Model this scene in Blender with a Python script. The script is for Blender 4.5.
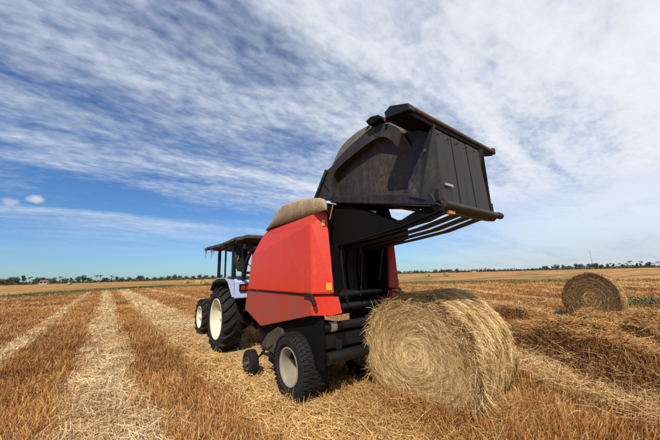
import bpy, math, random
import numpy as np
from mathutils import Vector, Matrix

R = math.radians
random.seed(7); rng = np.random.default_rng(7)
scene = bpy.context.scene
for o in list(bpy.data.objects): bpy.data.objects.remove(o)

# ------------------------------------------------------------------ camera
cam_data = bpy.data.cameras.new('camera'); cam = bpy.data.objects.new('camera', cam_data)
scene.collection.objects.link(cam); scene.camera = cam
FPX = 287.0
cam_data.sensor_width = 36.0; cam_data.lens = 36.0 * FPX / 660.0
cam_data.clip_start = 0.05; cam_data.clip_end = 20000
yaw = math.atan(222 / FPX); pitch = math.atan(54.5 / FPX); roll = R(1.57)
fw = Vector((math.sin(yaw) * math.cos(pitch), math.cos(yaw) * math.cos(pitch), math.sin(pitch)))
rt0 = Vector((math.cos(yaw), -math.sin(yaw), 0)); up0 = rt0.cross(fw)
rt = rt0 * math.cos(roll) - up0 * math.sin(roll); up = rt.cross(fw)
CAM = Vector((0, 0, 1.6))
cam.matrix_world = Matrix(((rt.x, up.x, -fw.x, CAM.x), (rt.y, up.y, -fw.y, CAM.y), (rt.z, up.z, -fw.z, CAM.z), (0, 0, 0, 1)))

# ------------------------------------------------------------------ sun, sky, exposure
SUN = Vector((-.53, -.49, .74)).normalized()
sd = bpy.data.lights.new('sun', 'SUN'); sd.energy = 5.0; sd.angle = R(.53); sd.color = (1, .93, .82)
sun = bpy.data.objects.new('sun', sd); scene.collection.objects.link(sun)
sun.rotation_euler = (-SUN).to_track_quat('-Z', 'Y').to_euler(); sun.location = (0, 0, 20)
scene.view_settings.view_transform = 'Standard'; scene.view_settings.look = 'None'
scene.view_settings.exposure = 0.15; scene.view_settings.gamma = 1.0; scene.view_settings.use_curve_mapping = False
scene.render.resolution_x = 1024; scene.render.resolution_y = 683

class NT:
    """small node-tree helper"""
    def __init__(s, nt): s.nt = nt; s.N = nt.nodes; s.L = nt.links
    def n(s, t, **k):
        o = s.N.new(t)
        for a, v in k.items(): setattr(o, a, v)
        return o
    def l(s, a, b): s.L.new(a, b)
    def setin(s, sock, v):
        if hasattr(v, 'is_output') or isinstance(v, bpy.types.NodeSocket): s.L.new(v, sock)
        elif isinstance(v, (tuple, list)) and len(v) == 3 and sock.type == 'RGBA': sock.default_value = (*v, 1)
        else: sock.default_value = v
    def math(s, op, a, b=0.0, c=0.0, clamp=False):
        m = s.n('ShaderNodeMath', operation=op); m.use_clamp = clamp
        s.setin(m.inputs[0], a); s.setin(m.inputs[1], b); s.setin(m.inputs[2], c); return m.outputs[0]
    def noise(s, vec, scale, detail=4, rough=.55, dist=0.0):
        m = s.n('ShaderNodeTexNoise'); s.setin(m.inputs['Vector'], vec)
        m.inputs['Scale'].default_value = scale; m.inputs['Detail'].default_value = detail
        m.inputs['Roughness'].default_value = rough; m.inputs['Distortion'].default_value = dist
        return m.outputs['Fac']
    def ramp(s, fac, lo, hi, smooth=True):
        m = s.n('ShaderNodeMapRange'); m.interpolation_type = 'SMOOTHSTEP' if smooth else 'LINEAR'
        s.setin(m.inputs['Value'], fac); s.setin(m.inputs['From Min'], lo); s.setin(m.inputs['From Max'], hi); return m.outputs['Result']
    def mix(s, fac, a, b, blend='MIX'):
        m = s.n('ShaderNodeMix', data_type='RGBA', blend_type=blend)
        s.setin(m.inputs[0], fac); s.setin(m.inputs[6], a); s.setin(m.inputs[7], b); return m.outputs[2]
    def mapping(s, vec, loc=(0, 0, 0), rot=(0, 0, 0), scale=(1, 1, 1)):
        m = s.n('ShaderNodeMapping'); s.setin(m.inputs[0], vec)
        m.inputs['Location'].default_value = loc; m.inputs['Rotation'].default_value = rot; m.inputs['Scale'].default_value = scale
        return m.outputs[0]

world = bpy.data.worlds.new('World'); scene.world = world; world.use_nodes = True
w = NT(world.node_tree); w.N.clear()
sky = w.n('ShaderNodeTexSky', sky_type='NISHITA'); sky.sun_disc = False
sky.sun_elevation = math.asin(SUN.z); sky.sun_rotation = math.atan2(SUN.x, SUN.y) % (2 * math.pi)
sky.altitude = 0; sky.air_density = 1.0; sky.dust_density = .25; sky.ozone_density = 3.0
tc = w.n('ShaderNodeTexCoord'); sep = w.n('ShaderNodeSeparateXYZ'); w.l(tc.outputs['Generated'], sep.inputs[0])
zc = w.math('MAXIMUM', sep.outputs[2], 0.0)
den = w.math('ADD', zc, .10)
px = w.math('DIVIDE', sep.outputs[0], den); py = w.math('DIVIDE', sep.outputs[1], den)
cmb = w.n('ShaderNodeCombineXYZ'); w.l(px, cmb.inputs[0]); w.l(py, cmb.inputs[1])
P = cmb.outputs[0]
# cloud sheet: long bands, wisps and a fine mottle, all in the plane of the cloud layer
PA = w.mapping(P, rot=(0, 0, R(-28)), scale=(.42, 1.0, 1))
big = w.noise(PA, .62, 2, .5, .3)
band = w.noise(w.mapping(P, rot=(0, 0, R(-34)), scale=(.36, 1.1, 1), loc=(3.1, 1.7, 0)), 1.3, 4, .55, .9)
wisp = w.noise(w.mapping(P, rot=(0, 0, R(-20)), scale=(.45, 1.2, 1), loc=(7, 2, 0)), 3.2, 6, .60, 1.1)
mott = w.noise(w.mapping(P, rot=(0, 0, R(10)), scale=(.8, 1.1, 1)), 19.0, 3, .55, .35)
mott2 = w.noise(w.mapping(P, rot=(0, 0, R(-15)), scale=(.7, 1.2, 1)), 8.0, 4, .6, .4)
# more cloud towards the south-east (picture right), and overhead
dirx = w.math('ADD', w.math('MULTIPLY', sep.outputs[0], .80), w.math('MULTIPLY', sep.outputs[1], -.60))
s1 = w.math('ADD', w.math('MULTIPLY', big, .9), w.math('MULTIPLY', band, .9))
s1 = w.math('ADD', s1, w.math('MULTIPLY', wisp, .34))
s1 = w.math('ADD', s1, w.math('MULTIPLY', dirx, .34))
s1 = w.math('ADD', s1, w.math('MULTIPLY', mott2, .30))
s1 = w.math('ADD', s1, w.math('MULTIPLY', mott, .27))
cov = w.ramp(s1, .93, 1.47)
lowfade = w.ramp(sep.outputs[2], .03, .28)
hz_r = w.ramp(dirx, .1, .75)
lowfade = w.math('MAXIMUM', lowfade, w.math('MULTIPLY', hz_r, .8))
cov = w.math('MULTIPLY', w.math('MULTIPLY', cov, lowfade), .90)
skyc = w.mix(1.0, sky.outputs[0], (.50, .78, 1.08), 'MULTIPLY')
ccol = w.mix(w.ramp(s1, 1.1, 1.75), (5.9, 6.6, 7.7), (9.3, 9.4, 9.6))
col = w.mix(cov, skyc, ccol)
hzcol = w.mix(w.math('MULTIPLY', w.ramp(sep.outputs[2], .16, -.01), w.math('ADD', w.math('MULTIPLY', hz_r, .45), .15)), col, (4.3, 5.0, 5.9))
# two small puffs low on the left
def puff(v, px0, c, r0, r1):
    d = Vector(c).normalized()
    dv = w.n('ShaderNodeVectorMath', operation='SUBTRACT'); w.l(tc.outputs['Generated'], dv.inputs[0]); dv.inputs[1].default_value = d
    sc = w.n('ShaderNodeVectorMath', operation='MULTIPLY'); w.l(dv.outputs[0], sc.inputs[0]); sc.inputs[1].default_value = (1, 1, 1.5)
    ln = w.n('ShaderNodeVectorMath', operation='LENGTH'); w.l(sc.outputs[0], ln.inputs[0])
    nz = w.noise(tc.outputs['Generated'], 45, 3)
    f = w.ramp(w.math('ADD', ln.outputs['Value'], w.math('MULTIPLY', nz, r0 * .9)), r0 * 1.5, r0 * .75)
    return w.mix(w.math('MULTIPLY', f, r1), v, (7.0, 6.9, 7.3))
def pxdir(x, y): return fw * FPX + rt * (x - 330) - up * (y - 220)
hzcol = puff(hzcol, 0, pxdir(37, 199), .020, .8)
hzcol = puff(hzcol, 0, pxdir(11, 202), .018, .45)
bg = w.n('ShaderNodeBackground'); w.l(hzcol, bg.inputs[0]); bg.inputs[1].default_value = .095
wo = w.n('ShaderNodeOutputWorld'); w.l(bg.outputs[0], wo.inputs[0])

# ------------------------------------------------------------------ numpy noise
_tab = rng.random((256, 256))
def vnoise(x, y, s=1.0, seed=0):
    x = np.asarray(x) * s + seed * 17.3; y = np.asarray(y) * s + seed * 9.1
    xi = np.floor(x).astype(int); yi = np.floor(y).astype(int); fx = x - xi; fy = y - yi
    fx = fx * fx * (3 - 2 * fx); fy = fy * fy * (3 - 2 * fy)
    a = _tab[xi % 256, yi % 256]; b = _tab[(xi + 1) % 256, yi % 256]; c = _tab[xi % 256, (yi + 1) % 256]; d = _tab[(xi + 1) % 256, (yi + 1) % 256]
    return (a * (1 - fx) + b * fx) * (1 - fy) + (c * (1 - fx) + d * fx) * fy
def fbm(x, y, s=1.0, seed=0):
    return vnoise(x, y, s, seed) * .5 + vnoise(x, y, s * 2.1, seed + 1) * .3 + vnoise(x, y, s * 4.3, seed + 2) * .2
def sstep(a, b, x):
    t = np.clip((x - a) / (b - a), 0, 1); return t * t * (3 - 2 * t)

# ------------------------------------------------------------------ materials
def new_mat(name):
    m = bpy.data.materials.new(name); m.use_nodes = True
    t = NT(m.node_tree); t.N.clear()
    b = t.n('ShaderNodeBsdfPrincipled'); o = t.n('ShaderNodeOutputMaterial'); t.l(b.outputs[0], o.inputs[0])
    return m, t, b
def paint(name, base, dust=(.22, .15, .08), amt=.35, rough=.45, metal=0.0, scale=3.0, top=.0, bump=.06, coat=0.0, spec=.5):
    """machine paint under a film of dust: patchy dust, speckles, streaks, more dust on upward faces"""
    m, t, b = new_mat(name)
    g = t.n('ShaderNodeTexCoord').outputs['Object']
    n1 = t.noise(g, scale, 6, .65, .4); n2 = t.noise(g, scale * 14, 3, .6)
    st = t.noise(t.mapping(g, scale=(9, 9, .8)), scale, 4, .6)
    f = t.ramp(t.math('ADD', t.math('MULTIPLY', n1, .65), t.math('MULTIPLY', st, .35)), .62 - amt * .5, .95 - amt * .5)
    f = t.math('MULTIPLY', f, t.ramp(n2, .15, .75))
    geo = t.n('ShaderNodeNewGeometry'); sp = t.n('ShaderNodeSeparateXYZ'); t.l(geo.outputs['Normal'], sp.inputs[0])
    f = t.math('ADD', f, t.math('MULTIPLY', t.ramp(sp.outputs[2], .3, 1.0), top), clamp=True)
    c2 = t.mix(t.ramp(n2, .3, .7), tuple(x * .88 for x in base), base)
    t.l(t.mix(f, c2, dust), b.inputs['Base Color'])
    b.inputs['Metallic'].default_value = metal; b.inputs['Specular IOR Level'].default_value = spec
    t.l(t.math('ADD', t.math('MULTIPLY', f, .4), t.math('ADD', rough, t.math('MULTIPLY', n1, .1)), clamp=True), b.inputs['Roughness'])
    if coat: b.inputs['Coat Weight'].default_value = coat; b.inputs['Coat Roughness'].default_value = .15
    bp = t.n('ShaderNodeBump'); bp.inputs['Strength'].default_value = bump; bp.inputs['Distance'].default_value = .02
    t.l(t.noise(g, scale * 1.3, 3), bp.inputs['Height']); t.l(bp.outputs[0], b.inputs['Normal'])
    return m
def plain(name, c, rough=.5, metal=0.0):
    m, t, b = new_mat(name)
    g = t.n('ShaderNodeTexCoord').outputs['Object']
    n = t.noise(g, 20, 3)
    t.l(t.mix(n, tuple(x * .8 for x in c), tuple(min(1, x * 1.15) for x in c)), b.inputs['Base Color'])
    b.inputs['Roughness'].default_value = rough; b.inputs['Metallic'].default_value = metal
    return m
M = {}
M['red'] = paint('red_paint', (.56, .030, .008), (.27, .10, .04), .24, .38, scale=1.6, coat=.15)
M['red_low'] = paint('red_paint_dusty', (.40, .024, .009), (.16, .058, .034), .66, .5, scale=2.6)
M['cap'] = paint('dusty_cap', (.20, .14, .075), (.42, .30, .16), .55, .5, scale=3, top=.4)
M['gate'] = paint('gate_steel', (.013, .013, .013), (.065, .055, .042), .40, .42, scale=1.8, spec=.35)
M['gate_brown'] = paint('gate_brown', (.040, .032, .023), (.14, .10, .06), .6, .45, scale=2.2, top=.3)
M['gate_side'] = paint('gate_side', (.019, .017, .015), (.082, .064, .045), .50, .42, scale=1.5, spec=.35)
M['black'] = paint('black_steel', (.009, .009, .010), (.045, .034, .022), .12, .45, scale=4, spec=.3)
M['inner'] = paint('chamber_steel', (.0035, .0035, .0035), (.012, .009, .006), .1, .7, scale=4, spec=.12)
M['tan_edge'] = paint('pale_edge', (.10, .085, .065), (.24, .20, .15), .5, .5, scale=4, top=.2)
M['olive'] = paint('dusty_cover', (.035, .032, .024), (.15, .115, .07), .45, .5, scale=6, spec=.3)
M['rubber'] = paint('rubber', (.009, .009, .009), (.085, .065, .045), .2, .72, scale=6, bump=.15, spec=.3)
M['belt'] = plain('belt_rubber', (.004, .004, .004), .75)
M['rim_dust'] = paint('rim_dusty', (.27, .235, .18), (.20, .15, .10), .5, .5, scale=7)
M['rim_cream'] = paint('rim_cream', (.66, .60, .42), (.28, .14, .06), .42, .45, scale=3.5)
M['steel'] = paint('bare_steel', (.45, .43, .40), (.2, .14, .08), .35, .35, .7, scale=9)
M['blue'] = paint('blue_paint', (.42, .49, .74), (.35, .30, .26), .15, .35, scale=3, coat=.2)
M['canopy'] = paint('canopy_cloth', (.040, .032, .024), (.13, .10, .07), .5, .8, scale=5, top=.2)
M['cloth'] = paint('dark_cloth', (.018, .018, .02), (.07, .055, .04), .2, .9, scale=8)
M['grey_cloth'] = plain('grey_cloth', (.09, .085, .08), .9)
M['lamp_red'] = plain('lamp_red', (.35, .02, .02), .3)
M['orange'] = plain('orange_reflector', (.85, .30, .03), .3)
M['silver'] = plain('silver_tape', (.55, .53, .50), .35, .3)
M['rust'] = paint('rust_rod', (.22, .06, .03), (.2, .1, .05), .4, .6, scale=8)
M['house'] = plain('house_wall', (.30, .28, .25), .8)
M['roof'] = plain('house_roof', (.12, .085, .07), .8)
M['mast'] = plain('mast_grey', (.2, .2, .22), .5)

def straw_mat(name, ramp_cols, rough=.6, trans=.12):
    """straw blades: colour read from a per-blade value stored on the mesh"""
    m, t, b = new_mat(name)
    a = t.n('ShaderNodeAttribute', attribute_name='tint')
    cr = t.n('ShaderNodeValToRGB'); t.l(a.outputs['Fac'], cr.inputs[0])
    e = cr.color_ramp.elements
    while len(e) < len(ramp_cols): e.new(.5)
    for i, (p, c) in enumerate(ramp_cols): e[i].position = p; e[i].color = (*c, 1)
    t.l(cr.outputs[0], b.inputs['Base Color']); b.inputs['Roughness'].default_value = rough
    b.inputs['Specular IOR Level'].default_value = .35
    if trans:
        tr = t.n('ShaderNodeBsdfTranslucent'); t.l(cr.outputs[0], tr.inputs[0])
        mx = t.n('ShaderNodeMixShader'); mx.inputs[0].default_value = trans
        t.l(b.outputs[0], mx.inputs[1]); t.l(tr.outputs[0], mx.inputs[2]); t.l(mx.outputs[0], t.N['Material Output'].inputs[0])
    return m
M['stubble'] = straw_mat('stubble_blades', [(0, (.03, .012, .004)), (.22, (.15, .052, .013)), (.48, (.40, .165, .040)), (.75, (.58, .30, .09)), (1, (.74, .52, .24))], trans=.2)
M['straw'] = straw_mat('straw_blades', [(0, (.11, .055, .02)), (.3, (.33, .19, .075)), (.65, (.53, .36, .175)), (1, (.72, .58, .36))])
M['bale'] = straw_mat('bale_blades', [(0, (.06, .03, .010)), (.28, (.27, .15, .05)), (.58, (.56, .365, .15)), (1, (.84, .65, .36))])
M['bale_dark'] = straw_mat('shaded_bale_blades', [(0, (.04, .02, .009)), (.4, (.13, .065, .026)), (.75, (.24, .13, .05)), (1, (.60, .38, .15))])  # dark ramp puts shade into the face colour of the right-hand bale
M['straw_gold'] = straw_mat('golden_blades', [(0, (.08, .035, .01)), (.3, (.30, .14, .04)), (.65, (.56, .33, .11)), (1, (.74, .54, .26))])
M['green'] = straw_mat('green_blades', [(0, (.02, .03, .008)), (.5, (.06, .08, .02)), (1, (.14, .15, .05))])

def ground_mat():
    m, t, b = new_mat('field_soil')
    a = t.n('ShaderNodeVertexColor', layer_name='zone'); sp = t.n('ShaderNodeSeparateColor'); t.l(a.outputs[0], sp.inputs[0])
    g = t.n('ShaderNodeTexCoord').outputs['Object']
    n_f = t.noise(g, 55, 3, .7); n_m = t.noise(g, 7, 5, .65); n_l = t.noise(g, .9, 5, .6); n_x = t.noise(g, .12, 6, .6)
    streak = t.noise(t.mapping(g, rot=(0, 0, R(-62)), scale=(.10, 1, 1)), .35, 5, .6, .3)
    mixn = t.math('ADD', t.math('MULTIPLY', n_f, .45), t.math('MULTIPLY', n_m, .55))
    stub = t.mix(t.ramp(mixn, .35, .68), (.085, .036, .012), (.36, .17, .055))
    stub = t.mix(t.ramp(n_l, .35, .7), stub, t.mix(.5, stub, (.34, .17, .06)))
    straw = t.mix(t.ramp(mixn, .33, .66), (.20, .105, .038), (.60, .42, .20))
    gold = t.mix(t.ramp(t.math('ADD', t.math('MULTIPLY', streak, .7), t.math('MULTIPLY', n_l, .3)), .40, .60), (.19, .085, .030), (.46, .25, .085))
    gold = t.mix(t.ramp(n_x, .52, .7), gold, (.46, .27, .10))
    gold = t.mix(t.math('MULTIPLY', t.ramp(n_m, .4, .7), .25), gold, (.16, .08, .03))
    grn = t.mix(n_m, (.06, .065, .018), (.20, .17, .055))
    c = t.mix(sp.outputs[0], stub, straw); c = t.mix(sp.outputs[2], c, gold)
    c = t.mix(t.math('MULTIPLY', a.outputs['Alpha'], t.ramp(n_l, .25, .6)), c, (.11, .045, .018)); c = t.mix(t.math('MULTIPLY', sp.outputs[1], t.ramp(n_l, .3, .6)), c, grn)
    t.l(c, b.inputs['Base Color']); b.inputs['Roughness'].default_value = .9; b.inputs['Specular IOR Level'].default_value = .1
    bp = t.n('ShaderNodeBump'); bp.inputs['Strength'].default_value = .7; bp.inputs['Distance'].default_value = .04
    t.l(mixn, bp.inputs['Height']); t.l(bp.outputs[0], b.inputs['Normal'])
    return m
M['ground'] = ground_mat()

# ------------------------------------------------------------------ object helpers
COL = scene.collection
def tag(o, label=None, cat=None, group=None, kind=None):
    if label: o['label'] = label
    if cat: o['category'] = cat
    if group: o['group'] = group
    if kind: o['kind'] = kind
    return o
def empty(name, loc, rz=0.0):
    o = bpy.data.objects.new(name, None); o.location = loc; o.rotation_euler = (0, 0, rz); o.empty_display_size = .2
    COL.objects.link(o); return o
class MB:
    def __init__(s): s.v = []; s.f = []; s.sm = []
    def add(s, vs, fs, smooth=False):
        k = len(s.v); s.v += [tuple(v) for v in vs]; s.f += [tuple(i + k for i in f) for f in fs]; s.sm += [smooth] * len(fs); return s
    def box(s, x0, x1, y0, y1, z0, z1):
        vs = [(x, y, z) for z in (z0, z1) for y in (y0, y1) for x in (x0, x1)]
        return s.add(vs, [(0, 2, 3, 1), (4, 5, 7, 6), (0, 1, 5, 4), (2, 6, 7, 3), (0, 4, 6, 2), (1, 3, 7, 5)])
    def obox(s, c, ax, ay, az):
        c, ax, ay, az = map(Vector, (c, ax, ay, az))
        vs = [c + ax * i + ay * j + az * k for k in (-1, 1) for j in (-1, 1) for i in (-1, 1)]
        return s.add(vs, [(0, 2, 3, 1), (4, 5, 7, 6), (0, 1, 5, 4), (2, 6, 7, 3), (0, 4, 6, 2), (1, 3, 7, 5)])
    def bar(s, a, b, w, h, side=(1, 0, 0)):
        a, b = Vector(a), Vector(b); d = (b - a); n = d.normalized(); sd_ = Vector(side); sd_ = (sd_ - n * sd_.dot(n)).normalized(); u = n.cross(sd_)
        return s.obox((a + b) / 2, sd_ * w / 2, d / 2, u * h / 2)
    def prism(s, prof, x0, x1):
        """(y, z) outline pushed from x0 to x1"""
        n = len(prof); vs = [(x0, y, z) for y, z in prof] + [(x1, y, z) for y, z in prof]
        fs = [tuple(range(n)), tuple(range(2 * n - 1, n - 1, -1))] + [(i, i + n, (i + 1) % n + n, (i + 1) % n) for i in range(n)]
        return s.add(vs, fs)
    def tube(s, pts, r, seg=10, caps=True):
        pts = [Vector(p) for p in pts]; rs = r if isinstance(r, (list, tuple)) else [r] * len(pts)
        vs = []; prev = None
        for i, p in enumerate(pts):
            d = (pts[min(i + 1, len(pts) - 1)] - pts[max(i - 1, 0)]).normalized()
            a = prev if prev is not None else (Vector((0, 0, 1)) if abs(d.z) < .9 else Vector((1, 0, 0)))
            a = (a - d * a.dot(d)).normalized(); prev = a; b = d.cross(a)
            for k in range(seg):
                t = 2 * math.pi * k / seg; vs.append(p + (a * math.cos(t) + b * math.sin(t)) * rs[i])
        fs = [(i * seg + k, i * seg + (k + 1) % seg, (i + 1) * seg + (k + 1) % seg, (i + 1) * seg + k) for i in range(len(pts) - 1) for k in range(seg)]
        s.add(vs, fs, True)
        if caps: s.add(vs[:seg], [tuple(range(seg - 1, -1, -1))]); s.add(vs[-seg:], [tuple(range(seg))])
        return s
    def lathe(s, prof, seg=48, cx=0, cy=0, cz=0, smooth=True):
        """(x, r) profile spun round the X axis"""
        vs = []; n = len(prof)
        for k in range(seg):
            t = 2 * math.pi * k / seg
            for x, r in prof: vs.append((cx + x, cy + r * math.cos(t), cz + r * math.sin(t)))
        fs = [(k * n + i, ((k + 1) % seg) * n + i, ((k + 1) % seg) * n + i + 1, k * n + i + 1) for k in range(seg) for i in range(n - 1)]
        return s.add(vs, fs, smooth)
    def build(s, name, mat, parent=None, bevel=0.0, label=None):
        me = bpy.data.meshes.new(name); me.from_pydata(s.v, [], s.f); me.update()
        me.polygons.foreach_set('use_smooth', s.sm)
        me.materials.append(mat)
        o = bpy.data.objects.new(name, me); COL.objects.link(o)
        if parent:
            o.parent = parent
            root = parent
            loc = Vector((0, 0, 0))
            while root is not None: loc += root.location; root = root.parent
            o['_w'] = 1; o.data.transform(Matrix.Translation(-loc)); del o['_w']
        if bevel:
            b = o.modifiers.new('bevel', 'BEVEL'); b.width = bevel; b.segments = 2; b.limit_method = 'ANGLE'; b.angle_limit = R(35)
        if label: o['label'] = label
        return o
def fix_normals(o):
    import bmesh
    bm = bmesh.new(); bm.from_mesh(o.data); bmesh.ops.recalc_face_normals(bm, faces=bm.faces); bm.to_mesh(o.data); bm.free(); return o
def children(o): return [c for c in bpy.data.objects if c.parent == o]
def copy_tree(o, parent=None):
    c = o.copy(); COL.objects.link(c); c.parent = parent
    for ch in children(o):
        copy_tree(ch, c)
    return c

# ------------------------------------------------------------------ blades (straw) as numpy meshes
def blades(name, mat, P0, D1, D2, L, W, tint, side=None, bend=.25, link=True, tip=0.0):
    """each blade: a two-segment tapering strip. P0 base, D1 direction, D2 bend direction"""
    n = len(P0)
    P0 = np.asarray(P0, float); D1 = np.asarray(D1, float); D1 = D1 / np.linalg.norm(D1, axis=1)[:, None]
    L = np.asarray(L)[:, None]; W = np.asarray(W)[:, None]
    if side is None:
        r = rng.normal(size=(n, 3)); side = np.cross(D1, r)
    side = side / (np.linalg.norm(side, axis=1)[:, None] + 1e-9)
    P1 = P0 + D1 * L * .55; Dd = D1 + D2 * bend; Dd = Dd / np.linalg.norm(Dd, axis=1)[:, None]; P2 = P1 + Dd * L * .45
    V = np.stack([P0 - side * W / 2, P0 + side * W / 2, P1 - side * W * .45, P1 + side * W * .45, P2 - side * W * .2, P2 + side * W * .2], 1).reshape(-1, 3)
    base = (np.arange(n) * 6)[:, None]
    F = np.stack([base + [0, 1, 3, 2], base + [2, 3, 5, 4]], 1).reshape(-1)
    me = bpy.data.meshes.new(name); me.vertices.add(n * 6); me.loops.add(n * 8); me.polygons.add(n * 2)
    me.vertices.foreach_set('co', V.ravel()); me.loops.foreach_set('vertex_index', F.astype(np.int32))
    me.polygons.foreach_set('loop_start', np.arange(n * 2, dtype=np.int32) * 4)
    at = me.attributes.new('tint', 'FLOAT', 'POINT'); tv = np.asarray(tint)[:, None] + np.array([-tip, -tip, 0, 0, tip, tip])[None, :]; at.data.foreach_set('value', np.clip(tv, 0, 1).ravel().astype(np.float32))
    me.update(calc_edges=True); me.materials.append(mat)
    o = bpy.data.objects.new(name, me)
    if link: COL.objects.link(o)
    return o

# ------------------------------------------------------------------ the field: relief and zones
QX, QY = .78, -.62            # across the rows in the right-hand field
def qv(x, y): return QX * x + QY * y
BND = [(-60, -40), (-22, 22), (-8, 47), (0, 66), (14, 76), (24, 48), (34, 25), (43, 8), (46, -30)]
def bdist(x, y):
    best = np.full(np.shape(x), 1e9); 
    for (ax, ay), (bx, by) in zip(BND[:-1], BND[1:]):
        dx, dy = bx - ax, by - ay; t = np.clip(((x - ax) * dx + (y - ay) * dy) / (dx * dx + dy * dy), 0, 1)
        best = np.minimum(best, np.hypot(x - ax - t * dx, y - ay - t * dy))
    return best
def inside(x, y):
    """inside the mown near field"""
    x = np.asarray(x, float); y = np.asarray(y, float); c = np.zeros(x.shape, bool)
    pts = BND + [(0, -100)]
    for i in range(len(pts)):
        (x1, y1), (x2, y2) = pts[i], pts[(i + 1) % len(pts)]
        cond = ((y1 > y) != (y2 > y)) & (x < (x2 - x1) * (y - y1) / (y2 - y1 + 1e-9) + x1); c ^= cond
    return c
def rightzone(x, y): return sstep(0, .8, x - 4.2 - .15 * np.maximum(y - 2, 0)) * sstep(26, 14, y)
def straw_mask(x, y):
    wob = (fbm(x, y, .5, 3) - .5) * .55; xx = x + wob * .6
    m = np.maximum(np.maximum(sstep(.36, .16, np.abs(xx + 1.72)) * .95, sstep(.62, .30, np.abs(xx - .15))),
                   sstep(1.05, .65, np.abs(xx - 2.25)) * sstep(2.95 , 2.6, x - np.clip((y - 2.5) * .4, 0, .5)))
    for k in range(1, 9): m = np.maximum(m, sstep(.55, .25, np.abs(xx + 1.72 + 2.6 * k)) * .3)
    m = np.maximum(m, sstep(.6, .3, np.abs(xx - 5.6)) * .8 * sstep(5, 8, y))
    q = qv(x, y) + wob; rz = rightzone(x, y)
    def band(a, b, s=.2): return sstep(a - s, a + s, q) * sstep(b + s, b - s, q)
    r = np.maximum.reduce([band(2.95, 3.75) * .85, band(4.75, 6.15) * .75, band(7.2, 8.3) * .7, band(10.2, 11.2), band(13.5, 14.6), band(17.5, 18.8), band(22, 23.5), band(27, 29)])
    m = m * (1 - rz) + r * rz
    return m * inside(x, y)
def height(x, y):
    x = np.asarray(x, float); y = np.asarray(y, float)
    r = np.hypot(x, y); near = 1 / (1 + (r / 45) ** 3)
    h = (fbm(x, y, 1.1, 5) - .5) * .10 * near + (fbm(x, y, .25, 9) - .5) * .16 * near * sstep(4, 10, r)
    q = qv(x, y) + (fbm(x, y, .5, 3) - .5) * .5; rz = rightzone(x, y)
    led = sstep(3.75, 4.15, q) * sstep(5.6, 4.7, q) * .20
    for c in (9.3, 12.6, 16.3, 20.5, 25.2): led = led + np.exp(-((q - c) / .7) ** 2) * .14
    h = h + rz * led * near
    d = bdist(x, y); h = h + np.exp(-(d / 1.4) ** 2) * .22 * near
    # flatten under wheels and bales
    return h
def zones(x, y):
    ins = inside(x, y).astype(float); d = bdist(x, y)
    s = straw_mask(x, y)
    edge = np.exp(-(d / 3.5) ** 2) * sstep(.35, .55, fbm(x, y, .12, 21))
    r = np.hypot(x, y)
    ang = x * .46 - y * .89
    g2 = sstep(.55, .68, fbm(x * .25 + y * .12, ang, .10, 31)) * sstep(500, 150, r) * (1 - ins) * .6
    gr = np.clip(edge * .9 + g2, 0, 1)
    gold = np.clip((1 - ins) + sstep(14, 45, r) * .45 * ins, 0, 1)
    out = (1 - ins) * sstep(.35, .5, fbm(x, y, .05, 33))
    dk = out * np.maximum(np.exp(-((d - 6) / 1.8) ** 2), np.maximum(np.exp(-((d - 14) / 2.6) ** 2) * .9, np.exp(-((d - 30) / 4) ** 2) * .7))
    gr = np.clip(gr + out * np.exp(-((d - 9.5) / 2.0) ** 2) * .9 + (1 - ins) * np.exp(-((d - 55) / 6) ** 2) * .7, 0, 1)
    return s, gr, gold, dk

def build_ground():
    n = 520; t = np.linspace(-7.3, 7.3, n); g = 2.2 * np.sinh(t)
    X, Y = np.meshgrid(g + 3.5, g + 3.0, indexing='ij')
    Z = height(X, Y)
    V = np.stack([X, Y, Z], -1).reshape(-1, 3)
    i = np.arange(n - 1); I, J = np.meshgrid(i, i, indexing='ij'); a = (I * n + J).ravel()
    F = np.stack([a, a + n, a + n + 1, a + 1], 1)
    me = bpy.data.meshes.new('ground'); me.vertices.add(len(V)); me.loops.add(F.size); me.polygons.add(len(F))
    me.vertices.foreach_set('co', V.ravel()); me.loops.foreach_set('vertex_index', F.ravel().astype(np.int32))
    me.polygons.foreach_set('loop_start', np.arange(len(F), dtype=np.int32) * 4)
    me.polygons.foreach_set('use_smooth', np.ones(len(F), bool))
    s, gr, go, dk = zones(X.ravel(), Y.ravel())
    ca = me.color_attributes.new('zone', 'FLOAT_COLOR', 'POINT')
    ca.data.foreach_set('color', np.stack([s, gr, go, dk], 1).ravel().astype(np.float32))
    me.update(calc_edges=True); me.materials.append(M['ground'])
    o = bpy.data.objects.new('ground', me); COL.objects.link(o); tag(o, kind='structure')
    return o
build_ground()

BALE_SPOTS = [(3.58, 2.34, .58), (12.3, 2.25, .8)]
def sector(n, r0, r1, p, a0=-22, a1=98):
    """random ground points in the view sector; point density falls off as r**-p"""
    u = rng.random(n); k = 2 - p
    r = (r0 ** k + u * (r1 ** k - r0 ** k)) ** (1 / k) if abs(k) > 1e-6 else r0 * (r1 / r0) ** u
    a = np.radians(a0 + rng.random(n) * (a1 - a0))
    return r * np.sin(a), r * np.cos(a), r
def clearance(x, y):
    ok = np.ones(x.shape, bool)
    for bx, by, br in BALE_SPOTS: ok &= np.hypot(x - bx, y - by) > br
    ok &= ~((x > 1.95) & (x < 3.95) & (y > 3.0) & (y < 10.0) & (rng.random(x.shape) < .8))
    ok &= ~((x > 2.02) & (x < 2.55) & (y > 3.3) & (y < 4.15))
    ok &= ~((x > 1.95) & (x < 2.6) & (y > 6.2) & (y < 7.6))
    return ok

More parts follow.
